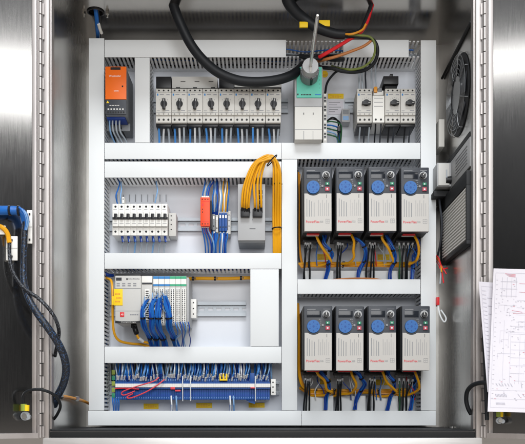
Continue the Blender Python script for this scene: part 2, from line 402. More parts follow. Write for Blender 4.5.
for i, px in enumerate((108, 114, 119)):
    wire('wire', [(px, 119, .02), (px+2, 128, .03), (px+6, 137, .04), (px+9, 147, .05)], .0018, 'black', f'{ORD[i]} black wire slanting away under the orange power supply', group='wires below the orange power supply')
b = MB(); b.R(107, 119, 130, 131, .03, PLATE-.001, 'mgrey', .001); obj('terminal_guard', b, label='dark grey guard box below the orange power supply', cat='guard')

# ================================================================ motor breakers
def motor_breaker(px0, wpx, label, horiz=False, group='motor protection breakers'):
    yf = -.015
    t = thing('motor_breaker', P(px0+wpx/2, 123.5, .03), label, 'breaker', group)
    b = MB(); x1 = px0+wpx-.25
    b.R(px0, 92.3, x1, 115, yf, PLATE-.012, 'offwhite', .0009)
    b.R(px0+.1, 88.6, x1-.1, 92.2, yf+.006, PLATE-.02, 'offwhite', .0007)
    b.R(px0+.1, 115.1, x1-.1, 122.6, yf+.004, PLATE-.02, 'offwhite', .0007)
    body = obj('body', b, t)
    b = MB()
    for i in range(3):
        cx = px0 + wpx*(.2+.3*i)
        b.disc(cx, 90.4, yf+.0052, .85, .002, 'hole', 10); b.disc(cx, 119.6, yf+.0032, 1.05, .002, 'hole', 10)
        b.disc(cx, 114, yf-.0004, .5, .001, 'hole', 8)
    obj('terminal_screw', b, t)
    b = MB(); b.R(px0+.2, 122.8, x1-.2, 126.5, yf+.012, .06, 'black', .0008); obj('dark_underside', b, t)  # dark box giving the breaker a dark underside
    kx, ky = px0+wpx*.5, 103.2
    if horiz: kx, ky = px0+wpx*.62, 102.4
    k = MB(); k.disc(kx, ky, yf-.003, 3.5, .0032, 'black', 20, 3.2)
    if horiz: k.R(kx-4.2, ky-1.6, kx+4.6, ky+1.6, yf-.011, yf-.003, 'black', .0012)
    else: k.R(kx-1.5, ky-5.2, kx+1.5, ky+5.2, yf-.011, yf-.003, 'black', .0012)
    k.R(kx-.25, ky-4.6, kx+.25, ky-2.2, yf-.0116, yf-.0108, 'lgrey') if not horiz else k.R(kx+2, ky-.25, kx+4, ky+.25, yf-.0116, yf-.0108, 'lgrey')
    obj('rotary_knob', k, t)
    pr = MB(); pr.R(px0+1.2, 93.6, px0+2.6, 95.6, yf-.0003, yf, 'btape'); pr.R(px0+4, 94, px0+8, 94.7, yf-.0003, yf, 'greyprint'); pr.R(px0+10.5, 94.2, px0+13.8, 95, yf-.0003, yf, 'greyprint')
    for a in range(-2, 3): 
        q = kx+4.9*math.sin(a*.45), ky-6+abs(a)*.9
        pr.disc(q[0]+0.0, q[1]+.8, yf-.0003, .28, .0003, 'ink', 6)
    pr.R(px0+1, 110.5, px0+4, 111.1, yf-.0003, yf, 'greyprint'); pr.R(px0+9.5, 110.3, px0+13.5, 111, yf-.0003, yf, 'greyprint')
    pr.R(px0+.5, 112.4, x1-.5, 112.65, yf-.0003, yf, 'greyprint')
    obj('printing', pr, t)
    return t
PITCH = 15.7
first = motor_breaker(155.8, 15.7, 'first motor breaker from the left in the row of eight')
for i in range(1, 8):
    dup(first, (PITCH*i*S(-.015), 0, 0), ('last' if i == 7 else ORD[i]) + ' motor breaker from the left in the row of eight')
for o in [o for o in COL.objects if o.name.startswith('motor_breaker') and o.parent is None]:
    for ch in o.children:
        if ch.name.startswith('rotary_knob'):
            c = P(155.8+15.7*.5, 103.2, -.015) - ORI['motor_breaker']; R_ = Matrix.Rotation(random.uniform(-.12, .12), 4, 'Y')
            ch.matrix_basis = Matrix.Translation(c) @ R_ @ Matrix.Translation(-c)
for i in range(8):
    for j in range(3):
        px = 155.8 + PITCH*i + PITCH*(.2+.3*j) ; m = ['sblue', 'wwire', 'gwire'][j]
        dx = random.uniform(-1, 1.4); y0 = random.uniform(.002, .012)
        pts = [(px, 121.5, y0), (px+random.uniform(-.4, .4), 128, y0+.003), (px+dx*.6, 136, y0+.012), (px+dx, 149, .035)]
        def ex(t, pts=pts, m=m, px=px, y0=y0):
            f = MB(); a, c_ = P(*pts[0]), P(*pts[1]); f.cyl(a+(c_-a)*.05, a+(c_-a)*.98, .0032, [['blue', 'white', 'lgrey'], ['white', 'blue', 'lgrey']][int(px) % 2][j], n=8); obj('ferrule', f, t)
        wire('wire', pts, .0025, m, f'{["blue","white","grey"][j]} wire under the {ORD[i]} motor breaker from left', group='wires under the eight motor breakers', n=6, extra=ex)
# items above the motor breakers
b = MB(); b.R(156, 76.5, 171.3, 87.8, .012, PLATE-.001, 'black', .001); obj('auxiliary_contact_block', b, label='square black contact block above the first motor breaker', cat='contact block', group='contact blocks')
wb = thing('terminal_cover', P(194, 88, .02), 'long white cover with three slots above the motor breakers', 'cover')
b = MB(); b.R(171.8, 76.5, 217.3, 88.2, .008, PLATE-.001, 'lgrey', .0015); obj('cover_shell', b, wb)
for k in (183, 197, 211): b = MB(); b.R(k-2.4, 81.2, k+2.4, 81.9, .0076, .0085, 'hole'); obj('slot_mark', b, wb)
for k in (178, 195, 213): b = MB(); b.R(k-2, 87.2, k+2, 88.6, .0072, .0085, 'hole'); obj('slot_mark', b, wb)
b = MB(); b.R(219, 78, 234, 88.4, .012, PLATE-.001, 'black', .001); obj('auxiliary_contact_block', b, label='black contact block just left of where the thick cable crosses', cat='contact block', group='contact blocks')
bb = thing('busbar', P(258, 88, .02), 'low black busbar above the right half of the motor breakers', 'busbar')
b = MB(); b.R(234.4, 82, 281.5, 87.2, .03, PLATE-.01, 'lgrey', .001); obj('insulating_strip', b, bb)
b = MB(); b.R(172, 87.9, 281.5, 88.7, .009, .04, 'black', .0004); obj('contact_bar', b, bb)

# ================================================================ main isolator with long shaft
iso = thing('isolator_switch', P(308, 143, .03), 'tall white and teal isolator switch with long shaft pointing out', 'switch')
b = MB(); b.R(294.6, 66.5, 322.6, 106.6, -.022, PLATE-.005, 'grey', .0012); b.R(294.8, 106.9, 322.3, 139.6, -.026, PLATE-.005, 'isow', .0012)  # grey upper body holds the shadow under the teal front in its colour
for k in (303.8, 313): b.R(k-.25, 131, k+.25, 139.4, -.0264, -.0255, 'mgrey')
b.R(295.2, 129.4, 322, 129.8, -.0264, -.0255, 'mgrey'); obj('body', b, iso)
b = MB(); b.R(296.6, 67, 321.8, 97.6, -.0245, -.0215, 'teal', .001); obj('teal_front', b, iso)
b = MB(); b.R(297, 93.6, 298.6, 95.2, -.0249, -.0244, 'ink'); [b.R(301+q*1.5, 94, 302.1+q*1.5, 95.2, -.0249, -.0244, 'ink') for q in range(7)]; b.R(315, 94, 321, 95, -.0249, -.0244, 'btape')
for k in range(4): b.disc(319.8, 76+k*4, -.0248, .35, .0004, 'ink', 6)
for k in (303.8, 313.2): b.R(k-.35, 112.6, k+.35, 114.6, -.0266, -.0259, 'ink')
obj('printing', b, iso)
b = MB(); c = P(310.5, 66, -.08)
b.cyl((c.x, -.022, c.z), (c.x, -.06, c.z), .0205, 'mgrey', .0200, 32); b.cyl((c.x, -.06, c.z), (c.x, -.082, c.z), .0180, 'grey', .0172, 32)
b.box((c.x-.0022, -.0835, c.z-.014), (c.x+.0022, -.081, c.z+.014), 'lgrey', .0005)
for a in range(10):
    th = 2*PI*a/10; b.cyl((c.x+.0188*math.cos(th), -.062, c.z+.0188*math.sin(th)), (c.x+.0188*math.cos(th), -.024, c.z+.0188*math.sin(th)), .0022, 'mgrey', n=8)
kn = obj('coupling_hub', b, iso)
b = MB(); b.cyl((c.x+.004, -.027, c.z-.0175), (c.x+.004, -.06, c.z-.0195), .0035, 'hole', n=10); obj('hub_screw', b, iso)
b = MB(); b.cyl((c.x, -.083, c.z), (c.x, -.302, c.z-.001), .0036, 'shaft', n=12); b.cyl((c.x, -.302, c.z-.001), (c.x, -.309, c.z-.001), .0036, 'shaft', .0022, 12); obj('drive_shaft', b, iso)

# vertical terminal strip and stickers beside the isolator
b = MB(); b.R(323.2, 92, 327, 143.5, .012, PLATE-.001, 'lgrey', .0006)
for k in range(16): b.R(324, 94+k*3, 326.2, 95.6+k*3, .0115, .013, 'ink' if k % 3 else 'white')
obj('auxiliary_terminal_strip', b, label='narrow upright terminal strip on the right side of the isolator', cat='terminal strip')
def sticker(x0, y0, x1, y1, label, txt=None, y=PLATE-.0012, m='ystick', round_=False, group='yellow stickers'):
    b = MB()
    if round_: b.disc((x0+x1)/2, (y0+y1)/2, y, (x1-x0)/2, .0008, m, 24)
    else: b.R(x0, y0, x1, y1, y, y+.0008, m, .0002)
    w = x1-x0; h = y1-y0
    if txt: b.text(txt, (x0+x1)/2, (y0+y1)/2, y-.0002, h*.42, 'brown', align='CENTER', wpx=w*.76)
    else:
        for k in (.26, .5, .72):
            for q in range(5):
                if (q*7+int(k*10)) % 5: b.R(x0+w*(.12+q*.155), y0+h*k, x0+w*(.24+q*.155), y0+h*(k+.09), y-.0002, y, 'amber')
    return obj('sticker', b, label=label, cat='sticker', group=group)
sticker(328, 93.6, 343.6, 98.6, 'yellow rectangular sticker on the plate right of the isolator')
sticker(321.4, 71.2, 328, 77, 'small round yellow sticker right of the teal isolator front', None, round_=True)
b = MB(); b.R(328, 100.5, 343, 114.5, PLATE-.001, PLATE-.0003, 'paper')
for k in range(5): b.R(329, 102.2+k*2.3, 329+[11, 8, 12, 9, 6][k], 102.8+k*2.3, PLATE-.0013, PLATE-.0009, 'greyprint')
obj('data_label', b, label='white printed data label under the yellow rectangular sticker', cat='label')
sk = thing('socket', P(345, 122, .05), 'small grey and blue socket left of the top right breakers', 'socket')
b = MB(); b.R(341.8, 108.5, 350, 121.8, .045, PLATE-.001, 'grey', .001); obj('housing', b, sk)
b = MB(); b.R(343, 110, 348.6, 114, .044, .046, 'mgrey'); b.R(343, 116, 348.6, 120, .044, .046, 'lblue'); obj('window', b, sk)
for i, (m, e, col) in enumerate([('dgreen', (341, 123), 'green'), ('blue', (339, 127), 'blue'), ('dgreen', (340, 131), 'green'), ('lblue', (337, 134), 'pale blue'), ('dgreen', (338.5, 137), 'green'), ('black', (340, 120.5), 'black'), ('black', (338, 119), 'black')]):
    wire('wire', [(326.5, 122+i*3.1 if i < 5 else 119+i*.4, .02), (332, e[1]-1.5, .012), (e[0]-1, e[1]+1, .02), (e[0]+.5, e[1]+8, .03), (e[0]-1, 149, .05)], .0017, m, f'{ORD[i]} short {col} wire curling from the strip beside the isolator', group='wires beside the isolator')
b = MB(); b.R(337.6, 126, 340.6, 131, .005, .02, 'black', .001); obj('cable_clip', b, label='black clip holding the curled wires beside the isolator', cat='clip')

# ================================================================ top right breakers
tr = motor_breaker(357, 15.2, 'leftmost horizontal-knob breaker in the top right group', True, 'top right breakers')
dup(tr, (28.2*S(-.015), 0, 0), 'middle horizontal-knob breaker under the black block, top right group')
dup(tr, (43.6*S(-.015), 0, 0), 'rightmost breaker of the top right group beside the right edge duct')
ct = thing('contactor', P(378, 123, .03), 'slim white contactor between the top right breakers', 'contactor')
b = MB(); b.R(372.6, 95.5, 384.4, 122.5, -.008, PLATE-.012, 'white', .001); b.R(373.5, 90.5, 383.6, 95, .005, .05, 'white', .001); obj('body', b, ct)
b = MB()
for k in (375.8, 381): b.disc(k, 119.5, -.0086, 1.05, .002, 'hole', 10)
for k in range(3): b.R(374, 98+k*4, 383, 98.4+k*4, -.0085, -.0078, 'greyprint')
obj('terminal_detail', b, ct)
b = MB(); b.R(374, 86.5, 377.4, 92, .0, .05, 'amber', .001); b.R(377.6, 88, 382, 92, .004, .05, 'mgrey', .001); obj('suppressor', b, ct)
bk = thing('auxiliary_contact_block', P(391, 88, .03), 'large black contact block above the top right breakers', 'contact block', 'contact blocks')
b = MB(); b.R(383.4, 76, 398.6, 84, -.004, PLATE-.001, 'black', .001); b.R(385, 84.2, 397, 88.5, .006, PLATE-.01, 'black2', .001); obj('body', b, bk)
b = MB(); b.R(390, 73.8, 393, 76.2, .01, .03, 'black', .0004); obj('latch', b, bk)
i = 0
for px in (359.5, 362.6, 366, 372, 376):
    wire('wire', [(px, 91.5, .002), (px-.3, 84, .004), (px-.6, 76, .018), (px-.3, 66, .04), (px, 55, .06)], .0019, 'gwire' if i != 2 else 'dgrey', f'{ORD[i]} pale wire rising from the top right breakers to the top duct', group='wires above the top right breakers')
    i += 1
i = 0
for px in (360.2, 364.8, 369.4, 375.6, 381, 389, 394, 405, 410):
    wire('wire', [(px, 121.5, .0), (px-.2, 129, .004), (px-1, 138, .02), (px-1.5, 149, .04)], .0018, ['gwire', 'dgrey', 'gwire', 'black', 'dgrey', 'black', 'dgrey', 'black', 'dgrey'][i], f'{ORD[i]} wire from the left under the top right breakers', group='wires below the top right breakers')
    i += 1

# ================================================================ miniature breakers
def mini(px0, w, label):
    yf = .012
    t = thing('circuit_breaker', P(px0+w/2, 235, .04), label, 'breaker', 'nine miniature circuit breakers')
    b = MB(); x1 = px0+w-.12
    b.R(px0, 203.8, x1, 235.4, yf, PLATE-.008, 'white', .0006)
    b.R(px0+.05, 211.6, x1-.05, 226.2, yf-.008, yf+.001, 'white', .0006); obj('body', b, t)
    b = MB(); b.disc(px0+w*.5, 206.6, yf-.0004, 1.1, .001, 'hole', 10); b.disc(px0+w*.5, 231.6, yf-.0004, 1.1, .001, 'hole', 10); obj('terminal_screw', b, t)
    b = MB(); b.R(px0+.05, 217, x1-.02, 219.4, yf-.0095, yf-.006, 'black'); b.R(px0+1.6, 213.4, x1-1.4, 218.6, yf-.015, yf-.0085, 'black', .0008); obj('toggle', b, t)
    b = MB(); b.R(px0+1, 223.3, x1-1, 223.8, yf-.0084, yf-.008, 'greyprint'); b.R(px0+1, 209.4, x1-1.6, 209.9, yf-.0003, yf, 'greyprint'); b.R(px0+.6, 226.5, x1-.6, 227.3, yf-.0003, yf, 'mgrey'); obj('printing', b, t)
    return t
mw = 6.12; mf = mini(112.4, mw, 'leftmost miniature breaker in the white row of nine')
for i in range(1, 9): dup(mf, (mw*i*S(.012), 0, 0), ('rightmost miniature breaker in the white row of nine' if i == 8 else ORD[i] + ' miniature breaker from the left in the white row of nine'))
b = MB(); b.R(169, 213, 176, 236, .03, PLATE-.008, 'lgrey', .001)
for k in (215.8, 220, 224.5, 229.5): b.disc(171.2, k, .0296, .65, .001, 'hole', 8)
obj('end_stop', b, label='pale end stop right of the miniature breakers', cat='end stop', group='rail end stops')
for i in range(9):
    px = 112.4+mw*(i+.5)
    if i:
        pts = [(px+.6, 236, .022), (px+1.6, 242, .022), (px+.6+random.uniform(-.8, .8), 247, .034), (px+random.uniform(-1, 1), 257, .045)]
        def ex(t, pts=pts):
            f = MB(); a, c_ = P(*pts[0]), P(*pts[1]); f.cyl(a, c_, .0030, 'dblue', n=8); a2 = P(*pts[2]); f.cyl(c_, c_+(a2-c_)*.15, .0026, 'black', n=8); obj('ferrule', f, t)
        wire('wire', pts, .0023, 'gwire' if i % 3 else 'lblue', f'{ORD[i-1]} grey wire with blue ferrule under the miniature breakers', group='wires under the miniature breakers', extra=ex, n=6)
    b = MB(); b.R(px+1.4, 194.5, px+1.8, 201.5, PLATE-.004, PLATE-.001, 'mgrey'); obj('marker_pin', b, label='thin grey pin standing above the miniature breakers', cat='pin', group='marker pins above the miniature breakers')
wire('wire', [(118, 206, .02), (116, 196, .01), (118.5, 188, .02), (119.5, 183, .03), (117, 176, .05)], .0016, 'blue', 'blue wire rising from the first miniature breakers into the duct')
wire('wire', [(121, 205, .02), (120.5, 197, .01), (121.5, 189, .02), (121, 183, .03), (122, 176, .05)], .0017, 'lblue', 'pale blue wire rising from the second miniature breaker')
wire('wire', [(155, 203, .02), (156.5, 196, .016), (157.5, 190, .02), (156.4, 183, .03), (156, 175, .05)], .0017, 'lblue', 'pale blue wire curving above the seventh miniature breaker')
b = MB(); b.R(122, 197, 124.2, 203, .02, .05, 'white', .0005); b.disc(123.1, 199, .0195, .6, .001, 'ink', 8); obj('wire_marker', b, label='tiny white marker standing above the second miniature breaker', cat='marker')

# ================================================================ orange relay and slim terminals
rl = thing('safety_relay', P(205, 226, .04), 'orange red relay module clipped on the rail', 'relay')
b = MB(); b.R(200.4, 197.2, 209.8, 226, -.012, PLATE-.008, 'orangered', .0012); obj('body', b, rl)
b = MB()
for k in (202.3, 205.1, 207.9): b.disc(k, 199.2, -.0125, .6, .001, 'hole', 8); b.disc(k, 223.8, -.0125, .6, .001, 'hole', 8)
b.R(202, 203.4, 203.4, 206, -.0124, -.012, 'red'); b.R(202, 208.6, 203, 209.6, -.0124, -.012, 'hole'); b.R(202, 211.5, 203, 212.5, -.0124, -.012, 'hole')
b.R(201, 221.6, 209.2, 221.9, -.0124, -.012, 'red'); b.R(201, 201.2, 209.2, 201.5, -.0124, -.012, 'red'); obj('terminal_screw', b, rl)
b = MB(); b.R(210, 200.5, 211.6, 229, .0, PLATE-.008, 'black', .0005); obj('rear_housing', b, rl)
st = []
for i, (px, m, y0, y1) in enumerate([(212.4, 'mgrey', 214, 230), (215.6, 'lgrey', 215, 232), (219, 'tblue', 213, 231), (221.8, 'tblue', 213, 231), (224.6, 'tblue', 213, 231)]):
    t = thing('terminal_block', P(px+1.3, y1, .05), ['dark grey slim terminal beside the orange relay', 'pale grey slim terminal, second from the orange relay', 'first of three blue slim terminals right of the orange relay', 'middle of three blue slim terminals right of the orange relay', 'last of three blue slim terminals right of the orange relay'][i], 'terminal', 'slim terminals beside the orange relay')
    b = MB(); b.R(px, y0, px+2.6, y1, .02, PLATE-.008, m, .0006); obj('body', b, t)
    b = MB(); b.R(px+.5, y0+2, px+2.1, y0+5, .0194, .021, 'white'); b.disc(px+1.3, y1-4, .0194, .7, .001, 'hole', 8); obj('marker', b, t)
b = MB(); b.R(227.6, 211, 230.6, 234, .03, PLATE-.008, 'lgrey', .0008)
for k in (215, 220.5, 226): b.disc(229, k, .0296, .6, .001, 'hole', 8)
obj('end_stop', b, label='pale end stop right of the three blue slim terminals', cat='end stop', group='rail end stops')
wi = 0
def rw(pts, r, m, lab, fer=None):
    def ex(t):
        f = MB(); a, c_ = P(*pts[0]), P(*pts[1]); f.cyl(a, a+(c_-a)*.45, r*1.5, fer, n=8); obj('ferrule', f, t)
    return wire('wire', pts, r, m, lab, group='wires around the orange relay', extra=ex if fer else None, n=6)
for i, px in enumerate((202.3, 204.2, 206.2, 208)):
    rw([(px, 199, .0), (px+.6, 193, .004), (px+2, 187, .015), (px+3+i, 180, .03), (px+4, 172, .05)], .0016, ['blue', 'gwire', 'blue', 'dblue'][i], f'{ORD[i]} wire from the left rising off the orange relay', 'white')
    rw([(px, 225, .0), (px+.4, 231, .005), (px+2+i*.8, 239, .012), (px+3+i, 247, .02), (px+3.5+i*.6, 258, .04)], .0017, ['blue', 'blue', 'dblue', 'lblue'][i], f'{ORD[i]} wire from the left hanging under the orange relay', 'white')
for i in range(10):
    px = 212.5 + i*1.6
    top = [(px, 214.5, .03), (px+.5, 208, .02), (px+1+random.uniform(-1, 1), 198, .015), (px+random.uniform(0, 2.5), 188, .025), (px+random.uniform(0, 4), 172, .05)]
    mm = ['blue', 'gwire', 'blue', 'dblue', 'wwire', 'lblue', 'yellow', 'wwire', 'yellow', 'blue'][i]
    rw(top, .0017, mm, f'{ORD[i]} of ten wires rising from the slim terminals', 'white' if i > 3 else 'dblue')
    if i != 4:
        rw([(px, 231, .03), (px+random.uniform(-.4, .4), 237, .022), (px-.5+random.uniform(-1, 1), 244, .022), (px-1, 258, .04)], .0018, ['blue', 'dblue', 'blue', 'blue', 'lblue', 'blue', 'wwire', 'blue', 'dblue', 'blue'][i], f'{ORD[i]} of the wires hanging below the slim terminals', 'white' if i % 2 else 'blue')

# ================================================================ grey network box with yellow cables
nb = thing('network_switch', P(251, 249, .04), 'grey network box with a row of yellow cables plugged in', 'network box')
b = MB(); b.R(237.8, 184, 265.2, 240.4, -.002, PLATE-.004, 'grey', .0015); b.R(238.4, 240.6, 264.8, 242.6, .004, PLATE-.004, 'mgrey', .001); obj('housing', b, nb)
b = MB(); b.R(249.5, 228.4, 255.5, 229.1, -.0023, -.0018, 'ink'); b.disc(252.5, 219.8, -.0024, .5, .0004, 'mgrey', 8); obj('lettering', b, nb)
b = MB()
for k in range(5): b.R(242.2, 187.4+k*5.1, 246, 191+k*5.1, -.008, .0, 'black', .001)
for k in range(4): b.R(258, 190+k*5.1, 262.5, 193.6+k*5.1, -.0045, .0, 'black', .001)
b.R(240.6, 208.5, 249.6, 216.4, -.014, 0, 'black', .0012); b.R(252.6, 208.5, 262.4, 216.4, -.014, 0, 'black', .0012); obj('port_row', b, nb)
for i, (px, py) in enumerate([(242.2, 211), (244.6, 211.5), (247, 211.5), (249, 211.5), (255, 211), (258.2, 211.5), (261.4, 211)]):
    yy = -.02 - .004*(i % 3)
    k = i/6
    ap = 154.8 + 1.6*(i % 4) + (1-k)*0.5
    pts = [(px, py, -.006), (px-.2, py-9, yy), (244+i*2.6 if i < 5 else px-.4, 186-(i*1.1), yy-.006), (252+i*2.2, 166-.6*i, yy-.01), (262+i*1.3, ap+2.2, yy-.012), (269.6+i*.8, ap+.5+i*.15, yy-.012), (273.2+i*.9, 163+i*.3, yy-.008), (273.6+i*1.15, 178, yy-.004+.006*(i % 2)), (273.4+i*1.15, 215, .004+.005*(i % 2)), (273.6+i*1.15, 240, .008), (273.8+i*1.1, 262, .02)]
    def ex(t, px=px, py=py):
        f = MB(); a = P(px, py+1.5, -.010); c_ = P(px-.1, py-3.5, -.016); f.cyl(a, c_, .0032, 'black', .0024, 10); obj('plug_boot', f, t)
    wire('network_cable', pts, .0026, 'yellow', f'{ORD[i]} of seven yellow cables from the left looping over the grey box', 'cable', 'yellow cables looping from the grey box', extra=ex)
for k, (py, lab) in enumerate([(186, 'upper black tie around the falling yellow cables'), (228, 'lower black tie around the falling yellow cables')]):
    b = MB(); c = P(277, py, -.0); q = []
    for a in range(17):
        th = 2*PI*a/16; q.append((c.x+.0108*math.cos(th), c.y + (-.012 if k == 0 else .004)+.012*math.sin(th), c.z+.001*math.cos(th)))
    b.tube(q, .0016, 'black', 6, 2); obj('cable_tie', b, label=lab, cat='cable tie', group='ties on the yellow cables')
b = MB(); c = P(271.5, 160.5, -.032); q = [(c.x+.011*math.cos(2*PI*a/16)+.001, c.y+.011*math.sin(2*PI*a/16), c.z+.012*math.cos(2*PI*a/16)) for a in range(17)]
b.tube(q, .0013, 'black', 6, 2); obj('cable_tie', b, label='black tie at the top of the yellow cable loop', cat='cable tie', group='ties on the yellow cables')

# ================================================================ grey controller with I/O modules
pc = thing('logic_controller', P(128, 324, .03), 'grey programmable controller with a yellow sticker', 'controller')
yf = -.03
b = MB(); b.R(115.2, 275.6, 141, 322.6, yf, PLATE-.008, 'lgrey', .0015); obj('housing', b, pc)
b = MB(); b.R(115.4, 274.4, 140.9, 275.5, yf+.001, .05, 'black', .0004); obj('top_band', b, pc)
b = MB(); b.R(115.3, 288.2, 140.8, 288.6, yf-.0004, yf, 'mgrey'); b.R(115.3, 310.8, 140.8, 311.1, yf-.0004, yf, 'mgrey')
b.R(116, 277.6, 121.6, 280.6, yf-.0005, yf, 'ink'); b.text('Allen-Bradley', 128.2, 279, yf, 1.5, 'ink', wpx=11.5); b.disc(127, 279, yf-.0005, .9, .0005, 'ink', 10)
for i in range(4):
    for j in range(2): b.R(116.6+i*5.5, 283+j*2.1, 119.8+i*5.5, 284.1+j*2.1, yf-.0004, yf, 'greyprint')
[b.R(130+q*2.2, 314, 131.6+q*2.2, 315.2, yf-.0004, yf, 'greyprint') for q in range(4)]; obj('lettering', b, pc)
b = MB(); b.R(120, 312.2, 124.2, 316.8, yf-.001, yf+.001, 'red', .0004); b.text('AB', 122.1, 314.5, yf-.001, 1.8, 'white', align='CENTER', wpx=2.6); obj('red_badge', b, pc)
b = MB()
pv = [(115.2, 320.6), (120, 321.2), (128, 321.4), (136, 321.2), (141, 320.6)]; lo = 323.2
vs = [P(x, y, yf-.0008) for x, y in pv] + [P(x, lo, yf-.0008) for x, y in pv]; vs += [v + Vector((0, .001, 0)) for v in vs]
b.add(vs, [(i, 5+i, 6+i, 1+i) for i in range(4)] + [(i, i+1, 11+i, 10+i) for i in range(4)] + [(5+i, 15+i, 16+i, 6+i) for i in range(4)], 'black')
b.text('CompactLogix', 121, 322.3, yf-.001, 1.1, 'white', wpx=15); obj('name_band', b, pc)
sticker(114, 289, 122.6, 305.4, 'tall yellow sticker on the face of the grey controller', None, y=yf-.0012)
b = MB(); b.R(111.6, 296, 114.2, 305, yf+.004, yf+.008, 'ystick', .0008); obj('cable_flag', b, label='yellow flag wrapped on the cable left of the grey controller', cat='cable flag')
m1 = thing('communication_module', P(147, 324, .03), 'narrow pale module between the grey controller and the input modules', 'module')
b = MB(); b.R(141.4, 275.8, 152.4, 322.4, yf+.003, PLATE-.008, 'lgrey', .001); obj('housing', b, m1)
b = MB(); b.R(142, 276.3, 152, 284.4, yf+.002, yf+.004, 'white', .0005); b.R(142, 282.6, 152, 284.2, yf+.0016, yf+.0025, 'ink'); obj('label_window', b, m1)
b = MB(); b.R(144.6, 289.2, 149.6, 320, yf-.004, yf+.004, 'white', .001)
for k in range(14): b.R(145.6, 290.6+k*2.05, 148.6, 291.6+k*2.05, yf-.0045, yf-.0038, 'hole')
obj('pin_connector', b, m1)
def io(px0, w, tape, label):
    t = thing('input_output_module', P(px0+w/2, 325, .03), label, 'module', 'narrow input and output modules')
    b = MB(); b.R(px0, 276, px0+w-.12, 325.4, yf+.002, PLATE-.008, 'lgrey', .0008); obj('housing', b, t)
    b = MB(); b.R(px0+.1, 276.3, px0+w-.2, 278.8, yf+.001, yf+.003, tape); b.R(px0+.1, 284.2, px0+w-.2, 286, yf+.001, yf+.003, tape); obj('colour_band', b, t)
    b = MB(); b.R(px0+.1, 278.9, px0+w-.2, 284.1, yf+.0008, yf+.003, 'white'); obj('label_strip', b, t)
    b = MB(); b.R(px0+.5, 288.4, px0+w-.6, 323.6, yf-.003, yf+.003, 'white', .0005)
    for k in range(18):
        for j in (0.28, .66): b.R(px0+w*j-.42, 289.3+k*1.92, px0+w*j+.55, 290.5+k*1.92, yf-.0036, yf-.0028, 'ink' if (k+int(j*3)) % 7 else 'mgrey')
    obj('terminal_grid', b, t)
    return t
ia = io(153.2, 5.55, 'btape', 'first narrow module with blue bands beside the pale module'); s_ = S(yf+.002)
ig = io(153.2+5.55*3, 5.55, 'gtape', 'first narrow module with green bands, fourth from the left')
dup(ia, (5.55*s_, 0, 0), 'second narrow module with blue bands'); dup(ia, (11.1*s_, 0, 0), 'third narrow module with blue bands, next to the green ones')
dup(ig, (5.55*s_, 0, 0), 'middle narrow module with green bands'); dup(ig, (11.1*s_, 0, 0), 'last narrow module with green bands beside the grey end cap')
b = MB(); b.R(186.6, 277.5, 188.8, 325, yf+.008, PLATE-.008, 'grey', .001); obj('module_end_plate', b, label='grey end cap closing the row of narrow modules', cat='end plate')
b = MB(); b.R(190.6, 299, 196.4, 318, .036, PLATE-.008, 'white', .001)
for k in (302.6, 308.5, 314): b.disc(193.4, k, .0355, .7, .001, 'hole', 8)
obj('end_stop', b, label='white end stop at the start of the empty rail', cat='end stop', group='rail end stops')
# blue bundles
bund = [([(147, 300), (143.6, 308), (142.8, 318), (144.5, 328), (150, 338), (153, 350)], .0056, 'leftmost blue wire bundle curling out of the pale module'),
        ([(155, 299), (151.8, 306), (151, 318), (152, 330), (156, 338), (157.5, 350)], .0074, 'second blue wire bundle from the left below the narrow modules'),
        ([(160, 298), (158.4, 306), (158.4, 318), (158.6, 328), (163, 338), (166, 350)], .0078, 'third blue wire bundle from the left below the narrow modules'),
        ([(164.5, 296), (167, 306), (168.8, 318), (170, 328), (174, 338), (178, 350)], .0080, 'fourth blue wire bundle, thickest and furthest right on the modules')]
for i, (pts, R_, lab) in enumerate(bund):
    q = [P(x, y, -.046 if j < 3 else (-.03 if j == 3 else (.0 if j == 4 else .035))) for j, (x, y) in enumerate(pts)]
    t = thing('wire_bundle', q[-1], lab, 'wire bundle', 'blue wire bundles under the modules')
    b = MB()
    for k in range(9):
        a = 2*PI*k/8; rr = R_*.62 if k < 8 else 0
        def off(j): return Vector((math.cos(a+j*.35)*rr, math.sin(a+j*.35)*rr, 0)) * (.5 if j == 0 else 1)
        b.tube([p + off(j) + Vector((random.uniform(-1, 1), random.uniform(-1, 1), 0))*.0024 for j, p in enumerate(q)], R_*.29, 'blue' if k % 4 else 'dblue', 6, 5)
    obj('strands', b, t)
    for j in (2, 4):
        b = MB(); c = q[j]; ax = (q[j+1]-q[j-1]).normalized(); b.cyl(c-ax*.0016, c+ax*.0016, R_*1.08, 'black', n=14); obj('cable_tie', b, t)
    for k in range(8):
        b = MB(); sx = pts[0][0] + (-2.2 if k % 2 else 2.2); sy = 290.5 + k*2.4 if i else 295+k*2
        b.tube([P(sx, sy, -.034), P(sx + (pts[1][0]-sx)*.45, sy+3.4, -.046), P(pts[1][0] + (k-4)*.25, max(sy+8, 306), -.047)], .0012, 'gwire' if k % 3 == 0 else ('lblue' if k % 3 == 1 else 'blue'), 6, 4); obj('tail_wire', b, t)
for i in range(6):
    px = 175+i*2.6
    wire('wire', [(px, 322, -.035), (px+1.5, 327, -.045), (px+random.uniform(0, 4), 333, -.035), (px+random.uniform(-2, 3), 340, -.01), (px+1, 350, .02)], .0012, ['blue', 'lblue', 'dblue'][i % 3], f'{ORD[i]} thin loose blue wire under the green-banded modules', group='loose blue wires under the modules', n=6)
